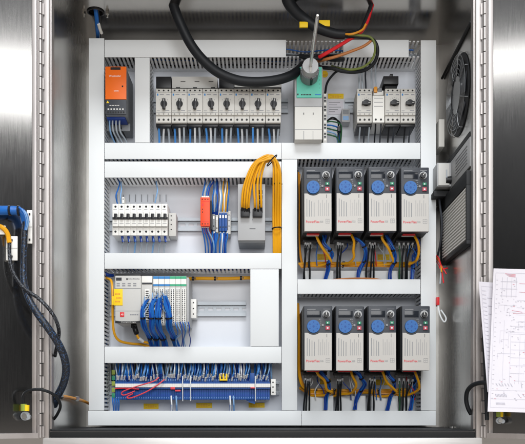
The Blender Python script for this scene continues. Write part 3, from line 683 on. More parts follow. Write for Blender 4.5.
# yellow cables row three
wire('network_cable', [(184, 279, .06), (200, 278.4, .045), (225, 278.6, .045), (245, 278, .045), (262, 277.6, .05)], .0042, 'yellow', 'yellow cable strapped straight under the duct above the empty rail', 'cable', ties=[(193, 278.6, .045, (1, 0, 0), .005), (215, 278.6, .045, (1, 0, 0), .005), (241, 278.1, .045, (1, 0, 0), .005)])
wire('network_cable', [(103, 277.5, .05), (108, 278.6, .02), (111.6, 282, .0), (112.6, 296, -.01), (112.8, 320, .0), (114.6, 334, .01), (120, 341, .02), (131, 343.6, .03), (141, 344.4, .03), (150, 347, .03), (156, 352, .04)], .0030, 'yellow', 'yellow cable running down the left side of the grey controller', 'cable')
rj = thing('network_plug', P(136, 335, .0), 'black network plug on a short yellow cable below the grey controller', 'plug')
b = MB(); q = [P(134.4, 326.5, -.0), P(136.6, 333.4, .0)]; b.tube([q[0], P(135.6, 330.5, -.004), q[1]], .0062, 'black', 10); b.box(q[0]+Vector((-.007, -.006, -.004)), q[0]+Vector((.005, .006, .007)), 'black', .001); obj('boot', b, rj)
b = MB(); b.tube([P(136.6, 333.4, 0), P(138.2, 337.4, .0), P(143, 341.5, .01), (P(150, 343.5, .02)), P(155, 349, .03)], .0030, 'yellow'); obj('cable', b, rj)
b = MB(); b.tube([P(139, 338.4, .0), P(143, 341.5, .01)], .0038, 'wwire', smooth=False); obj('cable_marker', b, rj)
b = MB(); b.tube([P(104.5, 273, .03), P(108, 275, .03), P(113, 275.5, .04)], .004, 'dblue'); obj('wire_bundle', b, label='dark blue wires peeking out at the corner above the grey controller', cat='wire bundle')

# ================================================================ blue terminal row
def tblock(px0, w):
    yf = .012
    t = thing('terminal_block', P(px0+w/2, 400, .045), 'narrow blue terminal block in the long bottom row', 'terminal', 'blue terminal blocks in the bottom row')
    b = MB(); b.R(px0, 374.5, px0+w-.1, 383.4, .028, PLATE-.008, 'tblue', .0004); b.R(px0, 387.6, px0+w-.1, 399.6, .024, PLATE-.008, 'tblue', .0004); b.R(px0, 382, px0+w-.1, 389, .018, .06, 'tblue'); 
    obj('body', b, t, smooth=False)
    b = MB(); b.R(px0, 383.6, px0+w-.06, 387.2, .0155, .0178, 'white'); obj('marker_tag', b, t, smooth=False)
    b = MB(); b.R(px0+.55, 390.6, px0+w-.75, 392, .0236, .0245, 'dblue'); b.R(px0+.55, 394.4, px0+w-.75, 396, .0236, .0245, 'dblue'); b.R(px0+.55, 379.2, px0+w-.75, 380.6, .0276, .0285, 'lblue'); b.disc(px0+w/2, 377.4, .0276, .5, .0008, 'lblue', 6); b.disc(px0+w/2, 397.8, .0236, .45, .0008, 'lblue', 6); obj('clamp_opening', b, t, smooth=False)
    return t
NB = 68; bw = (270.5-115.4)/NB; t0 = tblock(115.4, bw)
for i in range(1, NB):
    dup(t0, (bw*i*S(.015), 0, 0))
for i, (y0, y1) in enumerate(((366, 383.4), (387.6, 399.4))):
    b = MB()
    for k in range(3 if i == 0 else 2): b.R(111.6, y0+k*5.6+ (4 if i == 0 else 0), 115, y0+k*5.6+4.6+(4 if i == 0 else 0), .03, PLATE-.008, 'gy' if k % 2 == 0 else 'green', .0008)
    obj('earth_terminal', b, label=['upper', 'lower'][i] + ' green and yellow earth terminal at the left end of the blue row', cat='earth terminal')
es = thing('end_stop', P(273.5, 400, .04), 'white end clamp with pins at the right end of the blue terminals', 'end stop', 'rail end stops')
b = MB(); b.R(271, 379, 275.8, 395, .022, PLATE-.008, 'white', .001); obj('body', b, es)
b = MB()
for k in (382.3, 387, 392.2): b.disc(273, k, .0215, .8, .001, 'hole', 8); 
obj('clamp_screw', b, es)
for k in (382.3, 392.2):
    b = MB(); a = P(275.5, k, .035); c = P(280, k, .035); b.cyl(a, c, .0013, 'zinc', n=8); obj('pin', b, es)
# wires dropping into the terminal row: grey, blue, white with ferrules; copies of a few shapes
protos = []
for v in range(6):
    lean = [-1.6, 1.2, 2.8, .4, 2.0, -.6][v]; m = ['gwire', 'blue', 'lblue', 'wwire', 'sblue', 'blue'][v]
    t = thing('wire', P(120, 378, .02), 'thin pale wire with ferrule entering the top of the blue terminal row', 'wire', 'wires entering the blue terminal row')
    b = MB(); b.tube([P(120, 379.5, .026), P(120+lean*.2, 375.5, .018), P(120+lean*.8, 369, .016), P(120+lean*1.6, 358, .045)], .0014, m, 6, 4); obj('insulation', b, t)
    b = MB(); b.cyl(P(120, 379.5, .026), P(120+lean*.25, 375.6, .0180), .0020, 'white' if v != 5 else 'dblue', n=8); obj('ferrule', b, t)
    protos.append(t)
sx = S(.02)
for i in range(84):
    px = 117 + i*1.8 + random.uniform(-.5, .5)
    if 250 < px < 254: continue
    if i < 6: dup(protos[i], ((px-120)*sx, 0, 0), None)
    else:
        dup(random.choice(protos[:5]) if random.random() < .8 else protos[5], ((px-120)*sx, random.uniform(-.008, .006), random.uniform(-.004, .006)))
for p in protos:                      # the six patterns stand in the row themselves
    p.location.x += random.uniform(0, 140)*sx
backw = MB()
for i in range(56):
    px = 112 + i*2.9; l = random.uniform(-3, 3)
    wire('wire', [(px, 381, .05), (px+l*.3, 374, .045), (px+l, 357, .06)], .0025, random.choice(['dblue', 'blue', 'dblue', 'lblue', 'dgrey']), 'dark blue wire standing behind the pale wires above the blue terminals', group='blue wires behind the terminal row', n=6)
# white links, red loops, pieces
for i, px in enumerate((182.6, 190.6, 255.3)):
    b = MB(); b.tube([P(px, 376, .014), P(px, 386, .011), P(px+.1, 401, .018)], .0012, 'wwire', 6); obj('jumper_wire', b, label=['left', 'middle', 'rightmost'][i] + ' thin white jumper crossing the blue terminal row', cat='jumper', group='white jumpers')
wire('wire', [(159, 377.5, .01), (153, 381.5, .004), (138, 386, .002), (124, 391, .006), (121.6, 394, .008), (125, 395, .006), (135, 391, .006)], .0014, 'pinkred', 'upper red wire looping over the left of the blue terminals')
wire('wire', [(164.5, 379.5, .01), (156, 386, .004), (145, 392.5, .004), (131, 398, .008), (127, 397, .008), (133, 393.5, .008)], .0015, 'pinkred', 'lower red wire looping over the left of the blue terminals')
wire('wire', [(115, 388.6, .012), (125, 388.2, .012), (139, 389.2, .012)], .0014, 'red', 'short red wire lying along the white strip at the left')
for k, (a, c) in enumerate((((170.5, 387.4), (175, 388.8)), ((175, 390.2), (180.5, 390.8)), ((250.5, 387.6), (255, 387.8)))):
    b = MB(); b.R(a[0], min(a[1], c[1])-.4, c[0], max(a[1], c[1])+.6, .0125, .016, 'pinkred', .0006); obj('jumper_bridge', b, label=['left red bridge piece on the white strip', 'second red bridge piece just below the white strip', 'red bridge piece near the right end of the white strip'][k], cat='jumper bridge', group='red bridge pieces')
b = MB(); b.R(250, 373, 254.6, 383, .018, .06, 'tblue', .0006); obj('blue_socket', b, label='taller blue block standing above the right of the terminal row', cat='terminal')
b = MB(); b.add([P(245, 399.5, .03), P(255, 399.5, .03), P(255, 404, .03), P(250, 402.6, .03), P(245, 399.5, .05), P(255, 399.5, .05), P(255, 404, .05), P(250, 402.6, .05)], [(0, 3, 2, 1), (4, 5, 6, 7), (0, 4, 7, 3), (3, 7, 6, 2), (1, 2, 6, 5), (0, 1, 5, 4)], 'tblue'); obj('terminal_cover', b, label='blue wedge cover hanging under the right of the terminal row', cat='cover')
yb_ = MB()
for k in range(3): yb_.R(219.5+k*3.2, 373.6, 220.9+k*3.2, 380.4, .014, .03, 'ystick', .0003)
yb_.R(219.5, 379, 227.3, 380.6, .0135, .02, 'ystick', .0003); obj('comb_bridge', yb_, label='yellow comb bridge plugged into the middle of the blue row', cat='jumper bridge')
for i, px in enumerate((171.2, 176.2, 230, 233.4)):
    wire('wire', [(px, 396, .02), (px+.3, 402, .012), (px+.6, 407, .016), (px+.5, 416, .04)], .0019, 'wwire' if i % 2 == 0 else 'lblue', f'{ORD[i]} white and blue lead dropping below the blue row', group='leads below the blue terminals', extra=lambda t, px=px: obj('sleeve', MB().cyl(P(px+.4, 405, .013), P(px+.6, 412.5, .03), .0024, 'blue', n=8), t))
for i in range(4):
    wire('wire', [(112.5+i*1.8, 398, .03), (113+i*2, 403, .02), (114+i*1.4, 416, .04)], .0016, 'blue', f'{ORD[i]} blue wire hanging at the left end of the terminal row', group='blue wires at the left end')
sticker(143.6, 403.6, 158.6, 409, 'left yellow sticker under the blue terminal row'); sticker(196.2, 403, 212, 408, 'middle yellow sticker under the blue terminal row'); sticker(248.6, 402.8, 264.6, 407.6, 'right yellow sticker under the blue terminal row')

# ================================================================ motor drives
yf = -.082
def drive(label):
    t = thing('motor_drive', P(318, 232, .0), label, 'motor drive', 'motor drives in two rows of four')
    x0, x1, y0, y1 = 303.6, 331.6, 167, 231.6
    b = MB(); b.R(x0-.9, y0+1.0, x1+.3, y1-.9, yf+.012, PLATE-.001, 'black2', .0015)
    for k in range(8): b.R(x0-1.3, y0+10+k*6.2, x0-.8, y0+12.4+k*6.2, yf+.04, .06, 'black')
    obj('heatsink_body', b, t)
    b = MB(); b.R(x0, y0, x1, y1, yf+.003, yf+.02, 'dgrey', .002); obj('front_bezel', b, t)
    # lower beige cover with the scooped edge around the keypad
    kx, ky, kr = 313, 187, 8.7
    top = 195.2
    pts = [(x0+.5, y1-.5), (x1-.5, y1-.5), (x1-.5, 193.6)]
    a0 = math.asin((193.6-ky)/kr)
    for i in range(13):
        a = a0 + (PI - 2*a0)*i/12; pts.append((kx+kr*math.cos(a), ky+kr*math.sin(a)))
    pts.append((x0+.5, 193.6))
    b = MB(); n = len(pts)
    fr = [P(x, y, yf-.001) for x, y in pts]; bk_ = [p + Vector((0, .006, 0)) for p in fr]
    b.add(fr + bk_, [tuple(range(n))] + [(i, n+i, n+(i+1) % n, (i+1) % n) for i in range(n)], 'beige'); cover = obj('terminal_cover', b, t, smooth=False)
    b = MB()
    for i, (vx, ya, yb2) in enumerate([(306.6, 198.8, 216.6), (309, 200, 216.6), (311.4, 201.4, 216.6), (313.8, 202.6, 216.6)]): b.R(vx-.28, ya, vx+.28, yb2, yf-.0014, yf-.0009, 'mgrey')
    for i in range(6): b.R(318.2+i*2-.14, 200+(i % 2)*3, 318.2+i*2+.14, 216, yf-.0014, yf-.0009, 'greyprint')
    b.R(326.1, 194.6, 326.5, 198, yf-.0014, yf-.0009, 'ink')
    obj('vent_slot', b, cover)
    b = MB(); b.text('PowerFlex', 305.6, 221.8, yf-.0011, 2.4, 'redprint', bold=.012, wpx=13.6); b.text('525', 319.8, 221.8, yf-.0011, 1.7, 'greyprint', wpx=3.0)
    for i in range(2):
        for j in range(3): b.R(325.4+i*2.1, 219+j*2, 327+i*2.1, 219.25+j*2, yf-.0014, yf-.0009, 'greyprint')
    for i in range(3): b.R(325.3+i*2, 219, 325.5+i*2, 223.2, yf-.0014, yf-.0009, 'greyprint')
    obj('lettering', b, cover)
    b = MB(); b.disc(kx, ky, yf-.0022, 6.7, .006, 'keyblue', 32, 6.4); kp = obj('keypad', b, t)
    b = MB()
    for a in range(6):
        th = PI/2+a*PI/3; b.disc(kx+4.3*math.cos(th), ky+4.3*math.sin(th), yf-.0025, .75, .0004, 'keydark', 8)
    b.disc(kx, ky, yf-.0025, 1.1, .0004, 'keydark', 10)
    for th in (PI/3, 2*PI/3, PI, 0, -PI/3, -2*PI/3):
        b.R(kx+2.9*math.cos(th)-.2, ky+2.9*math.sin(th)-.2, kx+2.9*math.cos(th)+.2, ky+2.9*math.sin(th)+.2, yf-.0025, yf-.0022, 'keydark')
    obj('key_symbol', b, kp)
    b = MB(); b.R(306.2, 171.8, 320.4, 178.4, yf+.0022, yf+.004, 'lcd', .0004); obj('display', b, t)
    b = MB(); b.R(306.6, 170.2, 315, 170.7, yf+.0026, yf+.003, 'greyprint'); b.R(322.6, 170, 329.6, 170.4, yf+.0026, yf+.003, 'greyprint')
    for i in range(4): b.R(319.5, 180+i*2, 320.7, 180.5+i*2, yf+.0026, yf+.003, 'greyprint')
    obj('printing', b, t)
    b = MB(); b.disc(325.8, 175, yf+.0005, 3.8, .003, 'grey', 24); d_ = obj('speed_dial', b, t)
    b = MB(); b.disc(325.8, 175, yf-.006, 2.9, .007, 'black', 20, 2.6); b.R(325.55, 172.6, 326.05, 175, yf-.0064, yf-.0058, 'white'); obj('dial_knob', b, d_)
    b = MB(); b.R(325.3, 182.3, 329, 185, yf+.0005, yf+.004, 'green', .0005); b.R(326.7, 183, 327.6, 184.4, yf+.0001, yf+.0008, 'wwire'); obj('start_button', b, t)
    b = MB(); b.R(324.9, 187, 329.2, 190.8, yf+.0005, yf+.004, 'pink', .0005); b.R(326.3, 188.2, 327.8, 189.6, yf+.0001, yf+.0008, 'wwire'); obj('stop_button', b, t)
    b = MB(); b.disc(322.2, 186, yf+.001, 1.1, .003, 'greyprint', 14); b.disc(318.6, 180.2, yf+.001, .4, .002, 'lgrey', 8); obj('reverse_button', b, t)
    # underside: dark terminal recess, red label, steel clamps
    zb = P(0, y1, yf).z + .002
    b = MB(); xl, xr = P(x0, 0, yf).x, P(x1, 0, yf).x
    b.box((xl+.008, yf+.024, zb-.001), (xr-.026, yf+.036, zb-.003), 'red'); b.box((xl+.008, yf+.036, zb-.001), (xr-.026, yf+.044, zb-.003), 'white'); obj('warning_label', b, t)
    b = MB()
    b.box((xl+.002, .0, zb-.001), (xr-.004, .02, zb-.008), 'black', .001)
    for k in range(4): b.cyl((xl+.016+k*.0105, .028, zb-.003), (xl+.016+k*.0105, .028, zb-.010), .0042, 'zinc', n=10); 
    b.box((xl+.008, .040, zb-.001), (xr-.008, .066, zb-.012), 'zinc', .001); obj('clamp_terminal', b, t)
    return t
rows = ['upper', 'lower']; posn = ['leftmost', 'second from left', 'third from left', 'rightmost']
d0 = drive('leftmost motor drive in the upper row of four')
sd = S(yf); DX = 32.7
dz2 = -139.3*sd
for r_ in range(2):
    for i in range(4):
        if r_ or i: dup(d0, (DX*i*sd, 0, dz2*r_), f'{posn[i]} motor drive in the {rows[r_]} row of four')
for o in [o for o in COL.objects if o.name.startswith('motor_drive') and o.parent is None]:
    o.rotation_euler = (0, random.uniform(-.004, .004), random.uniform(-.008, .008))
    o.location.x += random.uniform(-.0008, .0008); o.location.z += random.uniform(-.0008, .0008)
    for ch in o.children_recursive:
        if ch.name.startswith('dial_knob'):
            c = P(325.8, 175, yf) - ORI['motor_drive']; R_ = Matrix.Rotation(random.uniform(-.9, .9), 4, 'Y')
            ch.matrix_basis = Matrix.Translation(c) @ R_ @ Matrix.Translation(-c)
# wiring below each drive (surveyed for upper left, offset for others with jitter)
def shift(pts, dx, dy, j=.6): return [(x+dx+random.uniform(-j, j), y+dy+random.uniform(-j, j)*.5, z) for x, y, z in pts]
for r_ in range(2):
    dy = 138 if r_ else 0; RL = rows[r_]
    for i in range(4):
        dx = 32.2*i; PL = posn[i]
        base_y = 279 if r_ == 0 else 410
        lead = f'{PL} drive in the {RL} row'
        # black motor leads
        for k in range(4 if i == 3 else 3):
            tx = 304.4 + k*1.9
            pts = [(tx+1.2+k*.5+dx, 243+dy*.985, .005), (tx+.6+k*.3+dx, 250+dy*.98, .0), (tx-.1+dx, 260+dy*.975, .004), (tx-1.2+k*.7+dx, 272+dy*.965, .016), (tx-1.4+k*1.0+dx, 286+dy*.955, .04)]
            jx = random.uniform(-1.6, 1.6); pts = [(p[0]+[0, jx*.4, jx, jx*1.1, jx*.5][q]+random.uniform(-.35, .35)*(q > 0), p[1]+random.uniform(-.8, .8), p[2]) for q, p in enumerate(pts)]
            if i == 3: pts = [(p[0]+k*2.2*(1-q/4)-3+q*.5, p[1], p[2]) for q, p in enumerate(pts)]
            def ex(t, pts=pts):
                a, c_ = P(*pts[0]), P(*pts[1]); f = MB(); f.cyl(a, a+(c_-a)*.8, .0025, 'wwire', n=8); obj('ferrule', f, t)
            wire('wire', [pts[0]]+pts[1:], .0021, 'rubber' if not (i == 3 and k == 0) else 'dgreen', f'{ORD[k]} black lead under the {lead}', group='black leads under the drives', n=7, extra=ex)
        # yellow network cable
        ye = [(317.5, 234, -.03), (319.5, 240, -.034), (323, 248, -.026), (328, 257, -.012), (330.5, 262, .0), (326, 264.6, .016), (316, 265.4, .028), (306, 265.4, .034)]
        if i % 2: ye = [(318, 234, -.03), (320.5, 241, -.034), (322.6, 250, -.026), (322.2, 258, -.014), (318, 262.4, .004), (308, 264.6, .022), (300, 265, .034)]
        if r_: ye = [(x, 232+(y-234)*.82, z) for x, y, z in ye]
        wire('network_cable', shift(ye, dx, dy, 1.6), .0030, 'yellow', f'yellow cable dropping from the {lead}', 'cable', 'yellow cables under the drives')
        # blue control bundle
        bl = [(323, 236, -.02), (325, 243, -.024), (329, 250, -.02), (331, 256, -.008), (329.5, 263, .0), (327, 271, .012), (325, 286, .016)]
        if i % 2: bl = [(322, 236, -.02), (326, 240, -.024), (331.5, 246, -.02), (333, 254, -.01), (331, 262, .005), (327, 271, .012), (325, 286, .016)]
        if i == 3: bl = [(318, 236, -.0), (320, 242, .0), (319, 250, .02), (318, 258, .03), (317, 268, .02), (315, 286, .018)]
        if r_: bl = [(x-1, 232+(y-236)*.8, z) for x, y, z in bl]
        q = [P(*p) for p in shift(bl, dx, dy, 1.5)]
        t = thing('wire_bundle', q[-1], f'blue control wires twisting below the {lead}', 'wire bundle', 'blue control bundles under the drives')
        b = MB()
        for k in range(5):
            a = 2*PI*k/5; b.tube([p + Vector((math.cos(a+j*.9)+random.uniform(-.5, .5), math.sin(a+j*.9), 0))*.003 for j, p in enumerate(q)], .0017, 'blue' if k % 2 else 'dblue', 6, 5)
        obj('strands', b, t)
        b = MB(); c = q[2]; ax = (q[3]-q[1]).normalized(); b.cyl(c-ax*.0016, c+ax*.0016, .0056, 'black', n=12); c = q[4]; b.cyl(c-ax*.0016, c+ax*.0016, .0056, 'black', n=12); obj('cable_tie', b, t)
        for k in range(3):
            tx = 310+k*5+random.uniform(-2, 2); ex_ = tx+random.uniform(-6, 9)
            wire('wire', [(tx+dx, 241+dy*.985, .02), (tx+1+dx, 247+dy*.98, .012), (ex_+dx-1, 256+dy*.975, .014), (ex_+dx, 266+dy*.97, .024)], .0012, random.choice(['blue', 'dblue', 'wwire', 'red', 'gwire']), f'{ORD[k]} thin control wire straying under the {lead}', group='thin control wires under the drives', n=6)
        # low white tray section behind the leads
        y0_, y1_ = (270.6, 279.6) if r_ == 0 else (395.6, 409.4)
        b = MB(); x0_, x1_ = 307+dx-(2 if i == 0 else 0), (333.5+dx if i < 3 else 413)
        b.R(x0_, y0_, x1_, y1_+6 if r_ == 0 else y1_+4, .03, PLATE-.0006, 'duct', .0012)
        if i < 4: obj('low_wireway', b, label=f'low white wireway section below the {lead}', cat='wireway', group='low white wireway sections')
    # horizontal run of yellow cables
    yy = 264.5 if r_ == 0 else 391.5
    t = thing('cable_run', P(300, yy+3, .03), f'amber yellow cables running level under the {RL} row of drives', 'cable run', 'level yellow cable runs')
    for k in range(4):
        b = MB(); o_ = (k-1.5)*1.15
        pts = [(298.6+k*.8, yy+1+o_, .034)]
        if r_ == 1: pts = [(297.6+k*.5, 303 + k, .05), (298.8+k*.4, 330, .055), (298.6+k*.5, 365, .05), (299.6+k*1.2, 378, .04), (303+k*1.5, 387-k*.5, .034)] if k < 2 else [(300, yy-6+k, .05)]
        for px in (310, 325, 340, 355, 370, 385, 400, 413): pts.append((px, yy+o_+random.uniform(-.5, .5), .03+random.uniform(-.003, .004)))
        b.tube([P(*p) for p in pts], .0028, 'amber' if k % 2 else 'yellow', 8, 5); obj('cable', b, t)
    for px in (308.5, 327, 343, 371, 392):
        b = MB(); c = P(px+(7 if r_ else 0), yy, .03); b.box(c+Vector((-.0014, -.007, -.0072)), c+Vector((.0014, .008, .0072)), 'black', .001); b.box(c+Vector((-.002, -.009, .002)), c+Vector((.004, -.005, .006)), 'black', .0008); obj('cable_tie', b, t)
for k, (x, y) in enumerate([(317.4, 254.2), (377.6, 254.4), (318.6, 378.6), (375.8, 379.6)]):
    sticker(x, y, x+12, y+5.6, ['yellow sticker behind the wires below the upper left drive', 'yellow sticker between the third and fourth upper drives', 'yellow sticker behind the wires below the lower left drive', 'yellow sticker below the third lower drive'][k])
wire('wire', [(331, 280, .004), (350, 278.4, .002), (372, 278.6, .002), (385, 280.5, .004)], .0018, 'brown', 'thin tan wire resting on the duct below the upper drives')
# amber cable strap left of upper drives
for k in range(3):
    wire('network_cable', [(297.5+k, 170+k*2, .05), (298.5+k*.4, 200, .06), (298.4+k*.4, 240, .06), (300+k, 262, .045), (306, 266, .035)], .0024, 'amber' if k else 'dgrey', f'{ORD[k]} cable tucked behind the upper left drive beside the middle duct', 'cable')

# ================================================================ big cables at the top
tc_ = wire('power_cable', [(166, -25, -.10), (172, 0, -.09), (179, 20, -.085), (190, 43, -.075), (203, 60, -.065), (219, 73, -.055), (238, 80.4, -.05), (258, 82, -.048), (277, 80, -.045), (291, 75.5, -.035), (299, 70, -.01), (303, 66, .02)], .0108, 'rubber', 'thick black power cable sweeping across the top left to the isolator', 'cable', n=18)
wire('power_cable', [(283, -24, -.12), (287, -2, -.11), (294, 10, -.10), (304, 19, -.09), (318, 28, -.085), (334, 33.6, -.08), (345, 34.6, -.08)], lambda t: .0138 - .004*t, 'rubber', 'thick black power cable ending above the isolator where its cores fan out', 'cable', n=18)
wire('wire', [(343, 34.6, -.08), (352, 33, -.078), (361, 30, -.075), (366, 20, -.08), (371, 6, -.09), (374, -12, -.10)], .0052, 'rubber', 'black sheathed cable rising from the open cable end at the top right')
wire('wire', [(378, -12, -.10), (372, 6, -.09), (367, 22, -.08), (360, 33, -.075), (350, 39, -.07), (337, 47, -.065), (325, 54, -.06), (316, 59, -.04), (310, 64, .0)], .0040, 'red', 'thick red wire curving down into the isolator')
wire('wire', [(341, 33.8, -.08), (352, 34, -.088), (362, 30, -.085), (366, 24, -.086)], .0024, 'amber', 'short orange core showing at the black cable end')
wire('wire', [(345, 35, -.078), (356, 36.5, -.072), (368, 37, -.07), (371.4, 40, -.068), (364, 46, -.066), (352, 51, -.064), (338, 56, -.06), (325, 59.6, -.05), (314, 63, .0)], .0033, 'brown', 'brown wire looping into the top of the isolator')
wire('wire', [(345, 36, -.076), (360, 37, -.073), (371, 38.6, -.07), (376.6, 45, -.066), (377.4, 54, -.06), (374, 63, -.05), (366, 69.5, -.04), (355, 72, -.03), (343, 71.4, -.03), (333, 68.6, -.03), (323.5, 67.6, -.02), (316, 66, .01)], .0040, 'rubber', 'black wire making the widest loop right of the isolator')
wire('wire', [(345, 34.6, -.08), (360, 35.4, -.078), (370, 37, -.075), (374.4, 43, -.071), (374.8, 52, -.064), (371.6, 60, -.055), (364, 66.6, -.045), (354, 69.4, -.036), (345, 69.2, -.03), (338, 68, .0), (332, 66, .04)], .0026, 'gydull', 'green and yellow earth wire looping beside the black one')
wire('wire', [(348, 71.6, -.028), (338, 71, -.02), (331, 77, -.01), (326.8, 84, .0), (325.2, 93, .01)], .0026, 'rubber', 'thin black wire dropping beside the round yellow sticker')
wire('wire', [(300, 56, -.04), (310, 58, -.05), (322, 58, -.045), (334, 59.6, -.03), (343, 59.4, .0)], .0052, 'rubber', 'short black core running flat behind the isolator hub')
for k, (a, c) in enumerate((((299.5, 21.5), (308, 27)), ((319, 20), (330, 26)))):
    b = MB(); b.R(a[0], a[1], c[0], c[1], -.098 if k == 0 else -.092, -.092 if k == 0 else -.087, 'ystick', .001); obj('cable_tag', b, label=['lower yellow tag wrapped on the thick black cable end', 'upper yellow tag hanging behind the isolator shaft'][k], cat='cable tag')
# duct inside wall shown where its cover is off
b = MB(); b.R(350, 42, 421, 42.1, .05, .055, 'comb'); 
# cable entry at the top left
cg = thing('cable_gland', (hx, hy, TOP-.004), 'black cable entry hole with two screws in the ceiling corner', 'cable gland')
b = MB(); q = [(hx+.0175*math.cos(2*PI*a/20), hy+.0175*math.sin(2*PI*a/20), TOP-.001) for a in range(21)]; b.tube(q, .0022, 'black', 8, 1); obj('edge_ring', b, cg)
for s in (-1, 1):
    b = MB(); b.cyl((hx+s*.026, hy, TOP), (hx+s*.026, hy, TOP-.006), .0042, 'screw', n=6); b.cyl((hx+s*.026, hy, TOP-.006), (hx+s*.026, hy, TOP-.013), .0022, 'screw', n=8); obj('screw', b, cg)
wire('data_cable', [(93, -4, -.07), (95.4, 8, -.065), (96.6, 18, -.05), (97.4, 28, -.02), (98, 37, .02), (98, 46, .06)], .0048, 'blue', 'blue cable dropping through the ceiling hole behind the panel', 'cable')
wire('data_cable', [(96, -2, -.06), (98, 10, -.06), (99.6, 22, -.03), (100.4, 32, .01), (98.6, 44, .06)], .0030, 'black', 'black cable beside the blue one in the ceiling hole', 'cable')
b = MB(); b.tube([P(98.6, 24, -.04), P(100, 29, -.025), P(101.6, 33, -.01)], .0036, 'white'); obj('cable_marker', b, label='white marker tag on the cables in the top left corner', cat='marker')

# ================================================================ right wall equipment
fx = W - .001; fy, fz, fr_ = -.112, .682, .084
fan = thing('cooling_fan', (fx, fy, fz-fr_), 'round black cooling fan with wire guard on the right wall', 'fan')
def ringx(mb, x, r, rad, m, n=40, yy=fy, zz=fz): mb.tube([(x, yy+r*math.cos(2*PI*a/n), zz+r*math.sin(2*PI*a/n)) for a in range(n+1)], rad, m, 6, 1)
b = MB(); b.cyl((fx, fy, fz), (fx-.002, fy, fz), fr_*1.02, 'black2', fr_*1.0, 48); obj('fan_frame', b, fan)
b = MB()
for k in range(7):
    a = 2*PI*k/7; vs = []
    for j, (rr, da, xx) in enumerate([(.03, 0, .0025), (.074, .12, .0025), (.074, .72, .006), (.03, .8, .006)]): vs.append((fx-xx, fy+rr*math.cos(a+da), fz+rr*math.sin(a+da)))
    vs += [(v[0]-.0008, v[1], v[2]) for v in vs]
    b.add(vs, [(0, 1, 2, 3), (7, 6, 5, 4), (0, 4, 5, 1), (1, 5, 6, 2), (2, 6, 7, 3), (3, 7, 4, 0)], 'dgrey')
obj('fan_blade', b, fan)
b = MB(); b.cyl((fx-.002, fy, fz), (fx-.0075, fy, fz), .040, 'lcd', .039, 32); obj('hub', b, fan)
b = MB()
for r in (.045, .054, .063, .072, .082): ringx(b, fx-.0095, r, .0008, 'foam')
for k in range(8):
    a = PI/8+k*PI/4; b.tube([(fx-.0100, fy+.040*math.cos(a), fz+.040*math.sin(a)), (fx-.0100, fy+.082*math.cos(a), fz+.082*math.sin(a)), (fx-.002, fy+.086*math.cos(a), fz+.086*math.sin(a))], .0009, 'foam', 6, 3)
obj('wire_guard', b, fan)
# vertical fan duct plate seam
b = MB(); b.tube([(W-.003, -.215, .792), (W-.003, .05, .786)], .0028, 'black2', 6, smooth=False); obj('gasket_strip', b, label='dark gasket strip running level above the fan', cat='gasket')
b = MB(); b.box((W-.001, -.205, .562), (W-.0035, .06, .572), 'black2'); obj('gasket_strip', b, label='dark seam strip below the fan', cat='gasket')
# filter grille
fg = thing('filter_grille', (W, -.1, .345), 'black louvred filter grille low on the right wall', 'grille')
b = MB(); y0g, y1g, z0g, z1g = -.214, .03, .340, .490
for (ya, yb3, za, zb3) in ((y0g, y1g, z1g-.03, z1g), (y0g, y1g, z0g, z0g+.008), (y0g, y0g+.008, z0g+.008, z1g-.03), (y1g-.02, y1g, z0g+.008, z1g-.03)): b.box((W-.012, ya, za), (W-.0005, yb3, zb3), 'black2', .001)
obj('frame', b, fg)
b = MB(); b.box((W-.003, y0g+.008, z0g+.008), (W-.001, y1g-.02, z1g-.03), 'dgrey'); obj('filter_mat', b, fg)
b = MB(); z = z0g+.012
while z < z1g-.034:
    b.box((W-.011, y0g+.008, z), (W-.004, y1g-.02, z+.0032), 'white'); z += .0068  # slats coloured white to stand in for highlights on dark louvres
obj('louvre', b, fg, smooth=False)
b = MB(); b.box((W-.004, -.21, .500), (W-.0005, -.03, .560), 'grey', .001); 
ul = obj('control_plate', b, label='pale grey control plate with a black knob on the right wall', cat='control plate')
b = MB(); b.cyl((W-.004, -.045, .518), (W-.016, -.045, .518), .009, 'black', .008, 18); ob = obj('knob', b, label='black knob at the inner end of the grey control plate', cat='knob')
b = MB(); 
for k in range(6): b.box((W-.005, -.19, .512+k*.007), (W-.0038, -.09, .5135+k*.007), 'mgrey')
obj('engraved_text', b, label='faint engraved lines on the grey control plate', cat='label')
jb = thing('junction_box', (.41, -.02, .503), 'light grey junction box on the right wall behind the panel edge', 'junction box')
b = MB(); b.box((.392, -.046, .504), (W-.001, .06, .557), 'grey', .0015); obj('box', b, jb)
b = MB(); b.box((.394, -.0485, .506), (W-.008, -.0462, .555), 'lgrey', .001); obj('lid', b, jb)
b = MB(); b.box((.411, -.052, .522), (.4135, -.0486, .540), 'zinc'); obj('latch', b, jb)
b = MB(); b.box((.388, -.03, .486), (W-.001, .06, .498), 'black2', .001); obj('cable_tray', b, label='black shelf tray right below the grey junction box', cat='tray')
dv = MB(); dv.box((.404, -.01, .605), (.4165, .05, .668), 'offwhite', .001); obj('thermostat', dv, label='slim cream thermostat below the fan by the panel edge', cat='thermostat')
wire('wire', [(438, 186, .0), (440, 205, -.01), (442, 225, -.01), (440, 245, .01), (436, 262, .04)], .0024, 'dgrey', 'grey wire hanging down the right wall beside the grille')
for k, (m, e) in enumerate([('red', (446.5, 274)), ('yellow', (441.5, 272)), ('red', (443.6, 283)), ('gwire', (440, 284)), ('red', (448, 268))]):
    wire('wire', [(434, 254+k, .05), (438.5, 258+k*1.5, .0), (441, 265+k, -.02), (e[0], e[1], -.03)], .0016, m, f'{["first red","yellow","second red","grey","third red"][k]} loose wire end sprouting beside the right edge duct', group='loose wire ends on the right')
b = MB(); b.R(436.6, 297, 439.6, 305, -.01, .02, 'red', .001); obj('wire_connector', b, label='small red connector beside the right edge duct', cat='connector')
